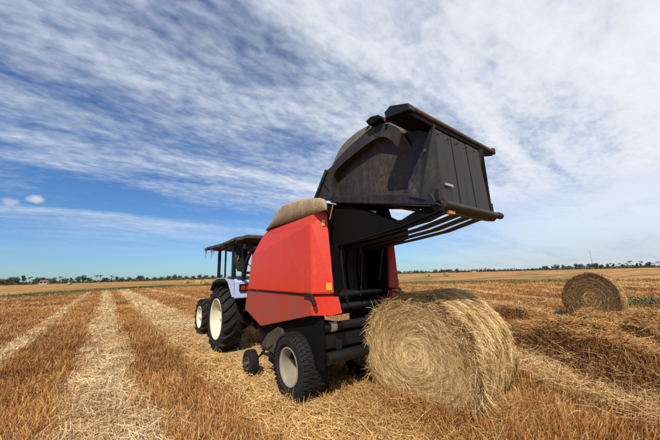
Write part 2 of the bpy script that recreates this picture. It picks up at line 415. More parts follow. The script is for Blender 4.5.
def stubble():
    # standing stubble grows in tufts
    x, y, r = sector(150000, 1.3, 62, 1.35)
    row = .22; 
    keep = clearance(x, y) & inside(x, y) & (rng.random(len(x)) > straw_mask(x, y) * 1.02 - .04) 
    x, y, r = x[keep], y[keep], r[keep]
    x = np.where((rng.random(len(x)) < .7) & (rightzone(x, y) < .3), np.round(x / .25) * .25 + rng.normal(size=len(x)) * .025, x)
    m = 6; n = len(x) * m
    sp = .035 + .004 * r
    X = np.repeat(x, m) + rng.normal(size=n) * np.repeat(sp, m); Y = np.repeat(y, m) + rng.normal(size=n) * np.repeat(sp, m)
    Rr = np.repeat(r, m); Z = height(X, Y) - .01
    patch = fbm(X, Y, .7, 41); q = qv(X, Y) + (fbm(X, Y, .5, 3) - .5) * .5; rz = rightzone(X, Y)
    tall = 1 + rz * .6 * np.exp(-((q - 4.1) / .4) ** 2)
    foot = np.exp(-((X - 2.9) / .45) ** 2 - ((Y - 2.0) / .9) ** 2) + np.exp(-((X - 3.6) / .6) ** 2 - ((Y - 1.35) / .35) ** 2)
    L = (1 + .8 * foot) * (.06 + .12 * rng.random(n) + .08 * (patch - .5)) * tall * (1 + .3 * (rng.random(n) < .06))
    lean = rng.normal(size=(n, 2)) * np.where(rng.random(n) < .25, .9, .28)[:, None]
    wind = np.stack([fbm(X, Y, .4, 51) - .5, fbm(X, Y, .4, 52) - .5], 1) * 1.2
    D = np.concatenate([lean + wind, np.ones((n, 1))], 1)
    W = (.0025 + .003 * rng.random(n)) + Rr * .0006
    tuft = np.repeat(rng.random(len(x)), m)
    tint = .375 + .34 * (tuft - .5) + .5 * (rng.random(n) - .5) + .55 * (fbm(X, Y, .35, 61) - .5) + .5 * (fbm(X, Y, 1.6, 62) - .5) + (rng.random(n) < .10) * .35
    tint -= .12 * sstep(3.4, 4.0, q) * sstep(4.5, 4.1, q) * rz
    o = blades('stubble', M['stubble'], np.stack([X, Y, Z], 1), D, rng.normal(size=(n, 3)) * .6, L, W, tint, tip=.20)
    tag(o, 'reddish brown cut stubble standing in the field between the pale straw lanes', 'stubble', kind='stuff')

def loose():
    x, y, r = sector(420000, 1.3, 60, 1.45)
    mk = straw_mask(x, y); dens = np.maximum(mk, .16 + .5 * sstep(.5, .66, fbm(x, y, .9, 71)) + .35 * rightzone(x, y))
    keep = clearance(x, y) & inside(x, y) & (rng.random(len(x)) < dens)
    x, y, r, mk = x[keep], y[keep], r[keep], mk[keep]; n = len(x)
    pile = fbm(x, y, 2.2, 81)
    Z = height(x, y) + .005 + rng.random(n) ** 1.5 * (.03 + .08 * pile) * (.4 + .6 * mk)
    a = rng.random(n) * 2 * math.pi + 0
    al = rng.random(n) < .45; a = np.where(al, np.radians(90) + rng.normal(size=n) * .5, a)
    D = np.stack([np.cos(a), np.sin(a), rng.normal(size=n) * .22 + .05], 1)
    L = (.07 + .20 * rng.random(n)) * (1 + r * .02); W = .003 + .003 * rng.random(n) + r * .0008
    side = np.cross(D, np.stack([rng.normal(size=n) * .7, rng.normal(size=n) * .7, np.ones(n)], 1))
    tint = .55 + .45 * (rng.random(n) - .5) + .25 * (mk - .5) + .5 * (fbm(x, y, .8, 91) - .5)
    P0 = np.stack([x, y, Z], 1) - D * L[:, None] * .4; P0[:, 2] = np.maximum(P0[:, 2], height(P0[:, 0], P0[:, 1]) - .01)
    C2 = rng.normal(size=(n, 3)); gd = (x > 1.25 + .3 * (rng.random(n) - .5)) & (x < 3.6) & (y < 12) & (rng.random(n) < sstep(12, 6, y))
    gd |= (rightzone(x, y) > .4) & (rng.random(n) < .6)
    o2 = blades('golden_straw', M['straw_gold'], P0[gd], D[gd], C2[gd], L[gd] * 1.1, W[gd], tint[gd], side=side[gd], bend=.35)
    tag(o2, 'golden orange straw scattered under and behind the baler and over the right rows', 'straw', kind='stuff')
    gd = ~gd; o = blades('loose_straw', M['straw'], P0[gd], D[gd], C2[gd], L[gd], W[gd], tint[gd], side=side[gd], bend=.35)
    tag(o, 'pale loose straw lying in long lanes on the left of the field', 'straw', kind='stuff')

def far_tufts():
    # green margins round the near field
    n = 26000; seg = rng.integers(1, len(BND) - 1, n); t = rng.random(n)
    B = np.array(BND, float); p = B[seg] * (1 - t)[:, None] + B[np.minimum(seg + 1, len(B) - 1)] * t[:, None]
    p += rng.normal(size=(n, 2)) * 2.2
    k = (fbm(p[:, 0], p[:, 1], .12, 21) > .40) & (np.hypot(p[:, 0], p[:, 1]) > 18); p = p[k]; n = len(p)
    r = np.hypot(p[:, 0], p[:, 1])
    o = blades('green_margin_grass', M['green'], np.stack([p[:, 0], p[:, 1], height(p[:, 0], p[:, 1]) - .01], 1),
               np.concatenate([rng.normal(size=(n, 2)) * .5, np.ones((n, 1))], 1), rng.normal(size=(n, 3)), .12 + .22 * rng.random(n), r * .0012, .35 + .5 * rng.random(n) + .4 * (fbm(p[:, 0], p[:, 1], .3, 5) - .5))
    tag(o, 'dull green grass along the far edge of the mown field', 'grass', kind='stuff')

# ------------------------------------------------------------------ straw windrows (two short heaps on the right)
def windrow(c, ln, wd, ht, az, n, label, seed):
    cx, cy = c; ca, sa = math.cos(az), math.sin(az)
    mb = MB(); nu, nv = 70, 22; vs = []; prof_r = np.random.default_rng(seed)
    ph = prof_r.random(4) * 6
    def hgt(u, v):
        e = max(0.0, 1 - abs(u) ** 4.0) ** .5
        k = max(0.0, 1 - abs(v) ** 2.6) ** .5
        return ht * e * k * (.72 + .55 * float(vnoise(u * ln * 2.2 + seed, v * 2.0, 1.0, seed)) + .22 * float(vnoise(u * ln * 6 + seed, v * 5, 1.0, 3))) * (.85 + .18 * math.sin(5 * u + ph[0]) + .1 * math.sin(11 * u + ph[1]))
    def pos(u, v):
        along = u * ln / 2; ac = v * wd / 2 * (1 + .12 * math.sin(4 * u + ph[2])) + .10 * math.sin(3 * u + ph[3])
        x = cx + ca * along - sa * ac; y = cy + sa * along + ca * ac
        return x, y, float(height(x, y)) - .03 + hgt(u, v)
    for i in range(nu + 1):
        for j in range(nv + 1): vs.append(pos(-1 + 2 * i / nu, -1 + 2 * j / nv))
    mb.add(vs, [(i * (nv + 1) + j, (i + 1) * (nv + 1) + j, (i + 1) * (nv + 1) + j + 1, i * (nv + 1) + j + 1) for i in range(nu) for j in range(nv)], True)
    core = mb.build('straw_windrow', M['bale_core_dark'])
    U = prof_r.random(n) * 2 - 1; Vv = prof_r.random(n) * 2 - 1
    P = np.array([pos(u * .99, v * .99) for u, v in zip(U, Vv)])
    # lower edges show standing stalks, the top lies flat
    a = prof_r.random(n) * 6.28; edge = np.abs(Vv) > .72
    D = np.stack([np.cos(a), np.sin(a), np.where(edge, prof_r.normal(size=n) * 1.6, prof_r.normal(size=n) * .25)], 1)
    D += np.where(edge, 0, 1)[:, None] * np.array([ca, sa, 0]) * prof_r.normal(size=n)[:, None] * .8
    L = .08 + .16 * prof_r.random(n) + .22 * (prof_r.random(n) < .06); P[:, 2] += .012 + .03 * prof_r.random(n)
    r = np.hypot(cx, cy)
    tint = .66 + .5 * (prof_r.random(n) - .5) - edge * (Vv > 0) * .30 - edge * .06  # near lower edge tinted darker, its shade painted into the straw
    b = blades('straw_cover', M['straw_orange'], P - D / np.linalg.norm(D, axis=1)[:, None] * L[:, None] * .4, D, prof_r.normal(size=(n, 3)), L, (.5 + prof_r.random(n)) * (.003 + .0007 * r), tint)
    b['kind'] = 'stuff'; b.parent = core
    tag(core, label, 'windrow', 'straw windrows on the right')
M['straw_orange'] = straw_mat('orange_straw_blades', [(0, (.06, .025, .008)), (.35, (.24, .11, .03)), (.7, (.44, .23, .075)), (1, (.62, .42, .18))])

def core_mat(name, c1, c2):
    m, t, b = new_mat(name); g = t.n('ShaderNodeTexCoord').outputs['Object']
    n = t.noise(g, 30, 5, .7); t.l(t.mix(t.ramp(n, .3, .7), c1, c2), b.inputs['Base Color']); b.inputs['Roughness'].default_value = .9
    b.inputs['Specular IOR Level'].default_value = .1
    bp = t.n('ShaderNodeBump'); bp.inputs['Strength'].default_value = .8; bp.inputs['Distance'].default_value = .03
    t.l(n, bp.inputs['Height']); t.l(bp.outputs[0], b.inputs['Normal']); return m
M['bale_core'] = core_mat('bale_core', (.06, .032, .012), (.30, .19, .075))
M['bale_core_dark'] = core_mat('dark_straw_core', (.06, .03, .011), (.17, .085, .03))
M['bale_far'] = core_mat('far_bale_straw', (.20, .12, .045), (.42, .28, .11))

# ------------------------------------------------------------------ round bales
def bale(name, loc, Ra, Rb, wd, az, nface, nside, label, mats, stray=600, wmul=1.0, group=None, seed=1, side_tint=0.0):
    """lying round bale. axis leaves the seen face along azimuth az (0 = +X); sagged oval section Ra x Rb"""
    g = np.random.default_rng(seed)
    ca, sa = math.cos(az), math.sin(az)
    def W3(a, h, z):     # a along axis, h across, z up  (local to the bale base)
        return np.stack([a * ca - h * sa, a * sa + h * ca, z], -1)
    def sec(th, k=1.0):
        h = Ra * np.cos(th); z = Rb * np.sin(th)
        z = np.where(z < -Rb * .86, -Rb * .86 + (z + Rb * .86) * .3, z)
        lump = 1 + .022 * np.sin(3 * th + seed) + .014 * np.sin(7 * th + 2)
        return h * k * lump, Rb * .92 + z * k * lump
    seg = 72; ring = []
    th = np.linspace(0, 2 * math.pi, seg, endpoint=False)
    spec = [(0.02, .02), (-.015, .35), (0.0, .75), (.015, .93), (.05, .985), (.18, 1.0), (wd * .5, 1.012), (wd - .15, 1.0), (wd - .04, .98), (wd, .92), (wd, .02)]
    mb = MB(); vs = []
    for a, k in spec:
        h, z = sec(th, k * .985); p = W3(np.full(seg, a), h, z); vs += [tuple(q) for q in p]
    mb.add(vs, [(i * seg + k, (i + 1) * seg + k, (i + 1) * seg + (k + 1) % seg, i * seg + (k + 1) % seg) for i in range(len(spec) - 1) for k in range(seg)], True)
    root = mb.build(name, mats[1]); root.location = loc
    tag(root, label, 'hay bale', group)
    # face straw: arcs wound round the centre
    parts = []
    n = nface; k = np.sqrt(g.random(n)) * .985; t = g.random(n) * 6.283
    h, z = sec(t, k); tang = np.stack([-Ra * np.sin(t), Rb * np.cos(t)], 1); tang /= np.linalg.norm(tang, axis=1)[:, None]
    sgn = np.where(g.random(n) < .5, 1, -1); rad = np.stack([np.cos(t), np.sin(t)], 1)
    jit = g.normal(size=n) * .36 + .18 + (g.random(n) < .22) * g.normal(size=n) * 1.1
    d2 = tang * sgn[:, None] + rad * (jit * sgn)[:, None]
    out = -np.abs(g.normal(size=n)) * .07 - (g.random(n) < .05) * g.random(n) * .5
    D = W3(out, d2[:, 0], d2[:, 1]); L = (.05 + .15 * g.random(n) + .16 * (g.random(n) < .12)) * (.55 + .6 * k)
    P = W3(-.008 - .022 * g.random(n) + .012 * (k > .9), h, z)
    curl = W3(np.zeros(n), -rad[:, 0], -rad[:, 1])
    ringn = np.sin(k * 46 + t * 1.0 + 1.2 * np.sin(t * 2)) * .5 + .5
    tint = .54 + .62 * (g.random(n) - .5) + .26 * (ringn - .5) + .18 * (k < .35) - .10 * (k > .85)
    sd_ = np.cross(D, W3(np.full(n, -1.0) + 0 * k, g.normal(size=n) * .7, g.normal(size=n) * .7))
    parts.append((P - D / np.linalg.norm(D, axis=1)[:, None] * L[:, None] * .5, D, curl, L, np.full(n, .0040) * wmul * (.5 + 1.1 * g.random(n) ** 1.5), tint, sd_))
    # curved side straw: mostly across and round the bale
    n = nside; t = g.random(n) * 6.283; a = g.random(n) * wd; h, z = sec(t, 1.0)
    tang = np.stack([-Ra * np.sin(t), Rb * np.cos(t)], 1); tang /= np.linalg.norm(tang, axis=1)[:, None]; rad = np.stack([np.cos(t), np.sin(t)], 1)
    mixa = g.normal(size=n) * .55; rr = np.abs(g.normal(size=n)) * .10
    D = W3(mixa, tang[:, 0] + rad[:, 0] * rr, tang[:, 1] + rad[:, 1] * rr) * np.where(g.random(n) < .5, 1, -1)[:, None]
    P = W3(a, h + rad[:, 0] * (.005 + .03 * g.random(n)), z + rad[:, 1] * (.005 + .03 * g.random(n)))
    L = .08 + .22 * g.random(n); curl = W3(np.zeros(n), -rad[:, 0], -rad[:, 1]) * .6
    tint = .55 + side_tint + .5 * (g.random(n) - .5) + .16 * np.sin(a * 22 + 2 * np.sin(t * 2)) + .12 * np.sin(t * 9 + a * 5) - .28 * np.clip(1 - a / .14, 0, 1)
    sd_ = np.cross(D, W3(g.normal(size=n) * .6, rad[:, 0], rad[:, 1]))
    parts.append((P - D / np.linalg.norm(D, axis=1)[:, None] * L[:, None] * .5, D, curl, L, np.full(n, .0045) * wmul * (.6 + .8 * g.random(n)), tint, sd_))
    # stray ends standing off the rim
    n = stray
    if n:
        t = g.random(n) * 6.283; h, z = sec(t, .97 + .04 * g.random(n)); a = np.where(g.random(n) < .75, g.random(n) * .06, g.random(n) * wd)
        D = np.stack([g.normal(size=n), g.normal(size=n), g.normal(size=n) * .8 - .2], 1) + W3(np.full(n, -.5), np.cos(t) * 1.0, np.sin(t) * .8)
        L = .06 + .16 * g.random(n)
        parts.append((W3(a, h, z), D, np.array([[0, 0, -1.4]]).repeat(n, 0), L, np.full(n, .0035) * wmul, .5 + .5 * g.random(n), np.cross(D, g.normal(size=(n, 3)))))
    P, D, C2, L, Wd, T, S = [np.concatenate([p[i] for p in parts]) for i in range(7)]
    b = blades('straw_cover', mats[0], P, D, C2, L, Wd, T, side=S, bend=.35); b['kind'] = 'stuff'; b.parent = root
    return root

# ------------------------------------------------------------------ tyres
def tyre(mb, cx, cy, cz, Ro, Ri, wd, lugs, depth, style):
    """tyre with its outer side at cx, growing towards +X"""
    sh = .10 * wd
    prof = [(wd * .20, Ri - .01), (wd * .06, Ri + .01), (0.0, Ri + (Ro - Ri) * .35), (wd * .01, Ri + (Ro - Ri) * .65), (wd * .07, Ro - depth * 1.6), (wd * .16, Ro - depth),
            (wd * .5, Ro - depth * .6), (wd * .84, Ro - depth), (wd * .93, Ro - depth * 1.6), (wd * .99, Ri + (Ro - Ri) * .65), (wd, Ri + (Ro - Ri) * .35), (wd * .94, Ri + .01), (wd * .80, Ri - .01)]
    mb.lathe(prof, 64, cx, cy, cz)
    mb.lathe([(wd * .02, Ri + (Ro - Ri) * .22), (-.006, Ri + (Ro - Ri) * .26), (-.006, Ri + (Ro - Ri) * .30), (wd * .0, Ri + (Ro - Ri) * .36)], 64, cx, cy, cz)
    def rp(u, r, ph): return Vector((cx + u, cy + r * math.cos(ph), cz + r * math.sin(ph)))
    if style == 'ag':
        for s_ in (0, 1):
            for k in range(lugs):
                p0 = 2 * math.pi * (k + .5 * s_) / lugs; K = 5; sw = .85 * 2 * math.pi / lugs; th = .26 * 2 * math.pi / lugs
                vs = []
                for i in range(K + 1):
                    f = i / K; u = wd * (.50 - .52 * f); u = u if s_ == 0 else wd - u
                    pc = p0 + sw * (f ** .8); rb = Ro - depth * 1.5 - (.10 * wd * max(0, f - .8) * 5); rtp = Ro - (.35 * depth * f ** 4) - (.09 * wd * max(0, f - .85) * 5)
                    w_ = th * (1.0 + .25 * f)
                    vs += [rp(u, rb, pc - w_ / 2), rp(u, rtp, pc - w_ * .38), rp(u, rtp, pc + w_ * .38), rp(u, rb, pc + w_ / 2)]
                fs = []
                for i in range(K):
                    a = i * 4; fs += [(a, a + 1, a + 5, a + 4), (a + 1, a + 2, a + 6, a + 5), (a + 2, a + 3, a + 7, a + 6)]
                fs += [(0, 3, 2, 1), (K * 4, K * 4 + 1, K * 4 + 2, K * 4 + 3)]
                mb.add(vs, fs)
    else:
        rows = 7
        for j in range(rows):
            for k in range(lugs):
                ph = 2 * math.pi * (k + (.5 if j % 2 else 0)) / lugs; hw = math.pi / lugs * .66
                u0 = wd * (.03 + .94 * j / rows); u1 = wd * (.03 + .94 * (j + .84) / rows)
                def rr(u): f = abs(u / wd - .5) * 2; return Ro - depth * .9 * f ** 5
                sk = .35 * hw * (1 if j % 2 else -1)
                vs = [rp(u0, rr(u0) - depth * 1.6, ph - hw), rp(u1, rr(u1) - depth * 1.6, ph - hw + sk), rp(u1, rr(u1) - depth * 1.6, ph + hw + sk), rp(u0, rr(u0) - depth * 1.6, ph + hw),
                      rp(u0, rr(u0), ph - hw * .85), rp(u1, rr(u1), ph - hw * .85 + sk), rp(u1, rr(u1), ph + hw * .85 + sk), rp(u0, rr(u0), ph + hw * .85)]
                mb.add(vs, [(4, 5, 6, 7), (0, 1, 5, 4), (1, 2, 6, 5), (2, 3, 7, 6), (3, 0, 4, 7)])
        for k in range(lugs):      # shoulder blocks
            ph = 2 * math.pi * k / lugs; hw = math.pi / lugs * .6
            for s_ in (0, 1):
                ux = (lambda u: u) if s_ == 0 else (lambda u: wd - u)
                vs = [rp(ux(.0), Ro - depth * 3.4, ph - hw), rp(ux(.0), Ro - depth * 3.4, ph + hw), rp(ux(wd * .07), Ro - depth * .9, ph + hw), rp(ux(wd * .07), Ro - depth * .9, ph - hw), rp(ux(wd * .10), Ro - depth * 3.2, ph - hw), rp(ux(wd * .10), Ro - depth * 3.2, ph + hw)]
                mb.add(vs, [(0, 1, 2, 3), (0, 3, 4), (1, 5, 2), (3, 2, 5, 4)])
def wheel(parent, side, cx, cy, cz, Ro, Ri, wd, lugs, depth, style, rim_mat, dish, name='wheel', nuts=8, hubr=.09):
    """side -1: outer face towards -X at cx; side +1: outer face towards +X at cx"""
    t = MB(); tyre(t, 0, 0, 0, Ro, Ri, wd, lugs, depth, style)
    r = MB()
    r.lathe([(wd * .18, Ri + .004), (-.008 + wd * .05, Ri + .012), (wd * .05 - .012, Ri - .004), (wd * .10, Ri - .022), (wd * .18, Ri - .03), (dish * .8, Ri - .045), (dish, Ri - .07), (dish + .004, Ri * .62), (dish - .02, Ri * .5), (dish - .02, hubr + .02), (dish - .02, .001)], 48)
    r.lathe([(wd * .82, Ri + .004), (wd * .96, Ri - .004), (wd * .8, Ri - .03), (dish * .8, Ri - .044)], 48)
    h = MB(); h.lathe([(dish - .02, hubr), (dish - .05, hubr * .95), (dish - .06, hubr * .7), (dish - .10, hubr * .6), (dish - .11, .001)], 24)
    for k in range(nuts):
        a = 2 * math.pi * k / nuts; yy, zz = math.cos(a) * (hubr + .045), math.sin(a) * (hubr + .045)
        h.tube([(dish - .02, yy, zz), (dish - .045, yy, zz)], .012, 6)
    if side > 0:
        for m_ in (t, r, h): m_.v = [(-x, y, z) for x, y, z in m_.v]; m_.f = [tuple(reversed(f)) for f in m_.f]
    for m_ in (t, r, h): m_.v = [(x + cx, y + cy, z + cz) for x, y, z in m_.v]
    tt = t.build(name, M['rubber'], parent)
    fix_normals(tt)
    ro = r.build('rim', rim_mat, None); ho = h.build('hub', rim_mat, None)
    for o in (ro, ho):
        o.data.transform(Matrix.Translation(-parent.location)); o.parent = tt; fix_normals(o)
    return tt

# ------------------------------------------------------------------ THE BALER
CX = 2.93                       # centre line of tractor and baler
def both(fn):                   # build something on the left, and mirrored on the right
    for s in (-1, 1): fn(s)
def mx(s, x): return x if s < 0 else 2 * CX - x
def prism_s(mb, prof, s, x0, x1): mb.prism(prof, mx(s, x0), mx(s, x1)); return mb
def loft(mb, A, B, smooth=False):
    n = len(A); mb.add(list(A) + list(B), [(i, (i + 1) % n, n + (i + 1) % n, n + i) for i in range(n)], smooth)
def baler():
    root = empty('round_baler', (CX, 3.8, 0))
    tag(root, 'red and black round baler with its dark tailgate raised high over a fresh bale', 'baler')
    def side(s):
        X = lambda x: mx(s, x)
        # upper side shield: flat lower field, inward-leaning upper field, rear chamfer
        bl = (X(2.10), 5.27, 1.37); br = (X(2.10), 3.15, 1.35)
        cl = (X(2.10), 5.12, 1.96); cr = (X(2.10), 3.16, 2.27)
        tl = (X(2.17), 4.80, 2.31); t2 = (X(2.165), 4.57, 2.40); tr = (X(2.14), 3.11, 2.43)
        rb = (X(2.30), 2.926, 1.354); rtp = (X(2.28), 3.01, 2.435)
        ib = (X(2.42), 3.12, 1.37); it = (X(2.42), 3.22, 2.40)
        fb = (X(2.42), 5.25, 1.37); ft = (X(2.42), 4.80, 2.31); f2 = (X(2.42), 4.57, 2.40)
        m = MB(); m.add([bl, br, cl, cr, tl, t2, tr, rb, rtp, ib, it, fb, ft, f2],
                        [(0, 1, 3, 2), (2, 3, 6, 5, 4), (1, 7, 3), (3, 7, 8), (3, 8, 6), (7, 9, 10, 8), (0, 2, 4, 12, 11), (4, 5, 13, 12), (5, 6, 8, 10, 13), (0, 11, 9, 7, 1), (11, 12, 13, 10, 9)])
        o = m.build('side_shield', M['red'], root, .022); fix_normals(o)
        # seam and catch
        m = MB(); m.bar((X(2.10), 5.26, 1.358), (X(2.10), 3.14, 1.338), .014, .014); m.bar((X(2.10), 3.14, 1.338), (X(2.30), 2.92, 1.342), .012, .010)
        m.build('seam_rail', M['black'], root)
        m = MB(); m.bar((X(2.075), 3.28, 1.36), (X(2.075), 3.10, 1.345), .04, .035); m.bar((X(2.075), 3.12, 1.35), (X(2.07), 3.02, 1.23), .04, .04); m.build('shield_catch', M['black'], root, .006)
        # lower shield
        P = [(5.27, 1.345), (3.15, 1.325), (3.15, 1.10), (4.66, .80), (5.36, 1.02)]
        m = MB(); A = [(X(2.10), y, z) for y, z in P]; m.add(A, [tuple(range(5))])
        Bq = [(X(2.40), y, z) for y, z in P]; loft(m, A, Bq); m.add(Bq, [tuple(range(5))])
        o = m.build('lower_shield', M['red_low'], root, .018); fix_normals(o); m = MB()
        # rear wrap of the lower shield
        C = [(X(2.098), 3.148, 1.325), (X(2.30), 2.846, 1.328), (X(2.30), 2.785, 1.14), (X(2.24), 2.93, 1.10), (X(2.098), 3.148, 1.10)]
        Dq = [(X(2.40), max(y * 1.13, 3.0), z) for _, y, z in C]; m.add(C, [tuple(range(5))]); loft(m, C, Dq); m.add(Dq, [tuple(range(5))])
        o = m.build('shield_lip', M['red'], root, .012); fix_normals(o)
        # dusty rounded cap on top of the shield
        m = MB(); K = 8
        prof = [(4.60, 2.385), (4.40, 2.56), (4.22, 2.68), (4.02, 2.745), (3.60, 2.72), (3.25, 2.68), (2.98, 2.625), (2.86, 2.58), (2.815, 2.50), (2.80, 2.41)]
        rows = []
        for j, (dx, sh) in enumerate([(2.13, 0), (2.14, .55), (2.155, .88), (2.19, .98), (2.26, 1.0), (2.46, 1.0)]):
            rows.append([(X(dx), max(y, 3.32 if s > 0 else 0) if False else (y + (dx - 2.12) * 1.1 * (4.6 - y) / 1.8) if s < 0 else max(3.35, y), 2.405 + (z - 2.405) * sh if z > 2.405 else z) for y, z in prof])
        n = len(prof); vs = [p for r_ in rows for p in r_]
        m.add(vs, [(a * n + i, a * n + i + 1, (a + 1) * n + i + 1, (a + 1) * n + i) for a in range(len(rows) - 1) for i in range(n - 1)], True)
        o = m.build('top_cap', M['cap'], root); fix_normals(o)
        sb = o.modifiers.new('thick', 'SOLIDIFY'); sb.thickness = .012
        # reflectors
        m = MB(); m.obox((X(2.253), 2.972, 1.45), (.024 if s < 0 else -.024, -.026, 0), (.003 if s < 0 else -.003, 0.003, 0), (0, 0, .045)); m.build('reflector', M['orange'], root, label='orange corner reflector')
        m = MB(); m.obox((X(2.232), 3.028, 2.28), (.015 if s < 0 else -.015, -.012, 0), (.006, 0.006, 0), (0, 0, .04)); m.build('sticker', M['orange'], root)
        # chamber side wall
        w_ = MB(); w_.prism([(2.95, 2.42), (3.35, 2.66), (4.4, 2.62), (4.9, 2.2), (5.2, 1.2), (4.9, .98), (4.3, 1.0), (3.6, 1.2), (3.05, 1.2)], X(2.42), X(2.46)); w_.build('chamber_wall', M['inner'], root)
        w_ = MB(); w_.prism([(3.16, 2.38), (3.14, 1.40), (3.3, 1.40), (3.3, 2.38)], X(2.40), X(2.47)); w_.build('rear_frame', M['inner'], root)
    both(side)
    # chamber body between the walls
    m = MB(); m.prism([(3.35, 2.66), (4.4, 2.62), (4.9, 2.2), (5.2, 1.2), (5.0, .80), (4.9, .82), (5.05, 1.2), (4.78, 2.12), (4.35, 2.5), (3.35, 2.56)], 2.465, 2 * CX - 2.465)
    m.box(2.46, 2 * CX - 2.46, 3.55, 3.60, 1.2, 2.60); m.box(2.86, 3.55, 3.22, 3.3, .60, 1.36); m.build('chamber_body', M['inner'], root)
    # rollers and belts in the open chamber
    for y, z, r_ in ((3.15, 1.33, .05), (3.12, 1.17, .045), (3.3, 2.35, .07), (3.2, 2.05, .06)):
        m = MB(); m.tube([(2.27 if z < 1.5 else 2.47, y, z), (2 * CX - (2.27 if z < 1.5 else 2.47), y, z)], r_, 14); m.build('roller', M['black'], root)
    for k in range(4):
        x0 = 2.50 + k * .225
        m = MB(); pts = [(3.28, 2.42), (3.36, 2.1), (3.42, 1.7), (3.38, 1.4), (3.30, 1.25)]
        for a, b_ in zip(pts[:-1], pts[1:]): m.bar((x0 + .09, *a), (x0 + .09, *b_), .18, .012)
        m.build('belt', M['belt'], root)
    # lower cross members behind the wheels
    m = MB(); m.tube([(2.26, 3.14, .925), (2 * CX - 2.26, 3.14, .925)], .06, 18); m.build('cross_tube', M['black'], root)
    m = MB(); m.tube([(2.36, 3.14, .925), (2.46, 3.14, .925)], .063, 18); m.build('silver_band', M['silver'], root)
    m = MB(); m.box(2.25, 2 * CX - 2.25, 3.13, 3.25, .66, .84); m.box(2.25, 2 * CX - 2.25, 3.25, 3.35, .78, .90); m.build('frame_beam', M['black'], root, .012)
    m = MB(); m.tube([(2.27, 3.10, .56), (2 * CX - 2.27, 3.10, .56)], .075, 18); m.build('lower_roller', M['black'], root)
    # axle, longitudinal rails, suspension plates
    m = MB(); m.tube([(2.38, 3.72, .39), (2 * CX - 2.38, 3.72, .39)], .05, 14); m.build('axle', M['black'], root)
    for s in (-1, 1):
        m = MB(); xx = mx(s, 2.50); m.bar((xx, 3.1, .70), (xx, 5.2, .70), .09, .12); m.bar((xx, 3.72, .40), (xx, 3.85, .70), .10, .24); m.build('frame_rail', M['black'], root, .008)
    def plates(s):
        X = lambda x: mx(s, x)
        if s > 0: return
        m = MB(); m.prism([(5.25, 1.05), (4.9, .60), (4.5, .46), (4.1, .42), (3.6, .44), (3.07, .44), (3.07, 1.12), (4.6, .95)], X(2.20), X(2.25)); m.build('drive_plate', M['inner'], root, .01)
        m = MB(); m.prism([(4.72, .52), (4.60, .45), (4.25, .42), (4.0, .50), (3.98, .70), (4.04, .82), (4.16, .84), (4.5, .70)], X(2.15), X(2.197)); m.build('drive_cover', M['olive'], root, .015)
        m = MB(); m.tube([(X(2.16), 4.32, .55), (X(2.15), 4.5, .45), (X(2.17), 4.72, .42)], .018, 8); m.tube([(X(2.17), 4.75, .36), (X(2.16), 4.3, .37), (X(2.2), 4.2, .36)], .022, 8)
        m.tube([(X(2.18), 4.55, .52), (X(2.18), 4.75, .34), (X(2.08), 4.92, .20)], .018, 8); m.build('linkage', M['black'], root)
    both(plates)
    # pickup
    m = MB(); m.tube([(2.32, 4.45, .30), (2 * CX - 2.32, 4.45, .30)], .16, 20)
    for k in range(15): m.bar((2.36 + k * .081, 4.45, .46), (2.36 + k * .081, 4.78, .22), .012, .03)
    for x in (2.33, 2 * CX - 2.33): m.prism([(4.8, .20), (4.7, .50), (4.3, .56), (4.1, .30), (4.3, .13)], x - .02, x + .02)
    m.build('pickup', M['black'], root)
    for s in (-1, 1):
        wheel(root, s, mx(s, 2.04), 3.67, .390, .440, .240, .49, 44, .012, 'block', M['rim_dust'], .37, 'wheel', 6, .05)
        wheel(root, s, mx(s, 1.98), 4.92, .19, .205, .10, .14, 26, .008, 'block', M['olive'], .05, 'gauge_wheel', 5, .03)
    # hydraulic hoses and rod inside
    m = MB(); m.tube([(2.47, 2.95, 2.35), (2.48, 2.98, 1.9), (2.52, 3.0, 1.5), (2.60, 3.02, 1.2)], .012, 8); m.tube([(2.8, 3.0, 2.3), (2.86, 2.98, 1.8), (2.82, 3.0, 1.3)], .010, 8); m.build('hose', M['black'], root)
    m = MB(); m.tube([(2.40, 3.00, 2.60), (2.30, 2.98, 2.32)], .010, 8); m.build('latch_rod', M['rust'], root)
    for s in (-1, 1):
        m = MB(); m.tube([(mx(s, 2.52), 3.12, 1.5), (mx(s, 2.52), 2.9, 2.5)], .020, 10); m.build('gate_ram', M['black'], root)
    # drawbar to the tractor
    m = MB(); m.bar((CX - .28, 5.0, .62), (CX, 6.3, .55), .10, .14); m.bar((CX + .28, 5.0, .62), (CX, 6.3, .55), .10, .14); m.tube([(CX, 5.1, .95), (CX, 6.2, .80)], .055, 12); m.box(2.45, 2 * CX - 2.45, 5.0, 5.2, .50, .66)
    m.tube([(2.35, 5.3, .95), (2.3, 5.9, .93)], .03, 8)
    m.build('drawbar', M['black'], root, .006)

    # ---------------- raised tailgate (a part of the baler)
    gate = MB()      # its side walls
    arch = [(3.10, 2.68), (3.10, 2.95), (3.04, 3.12), (2.80, 3.21), (2.59, 3.27), (2.20, 3.35), (2.02, 3.31), (1.87, 3.21), (1.80, 3.10), (1.76, 2.98), (1.72, 2.86)]
    def chaikin(p, n=2):
        for _ in range(n):
            q = [p[0]]
            for a, b in zip(p[:-1], p[1:]): q += [(a[0] * .75 + b[0] * .25, a[1] * .75 + b[1] * .25), (a[0] * .25 + b[0] * .75, a[1] * .25 + b[1] * .75)]
            p = q + [p[-1]]
        return p
    inner = [(3.02, 2.68), (3.02, 2.90), (2.96, 3.01), (2.80, 3.06), (2.62, 3.11), (2.17, 3.19), (2.04, 3.15), (1.96, 3.09), (1.92, 3.01), (1.89, 2.93), (1.87, 2.86)]
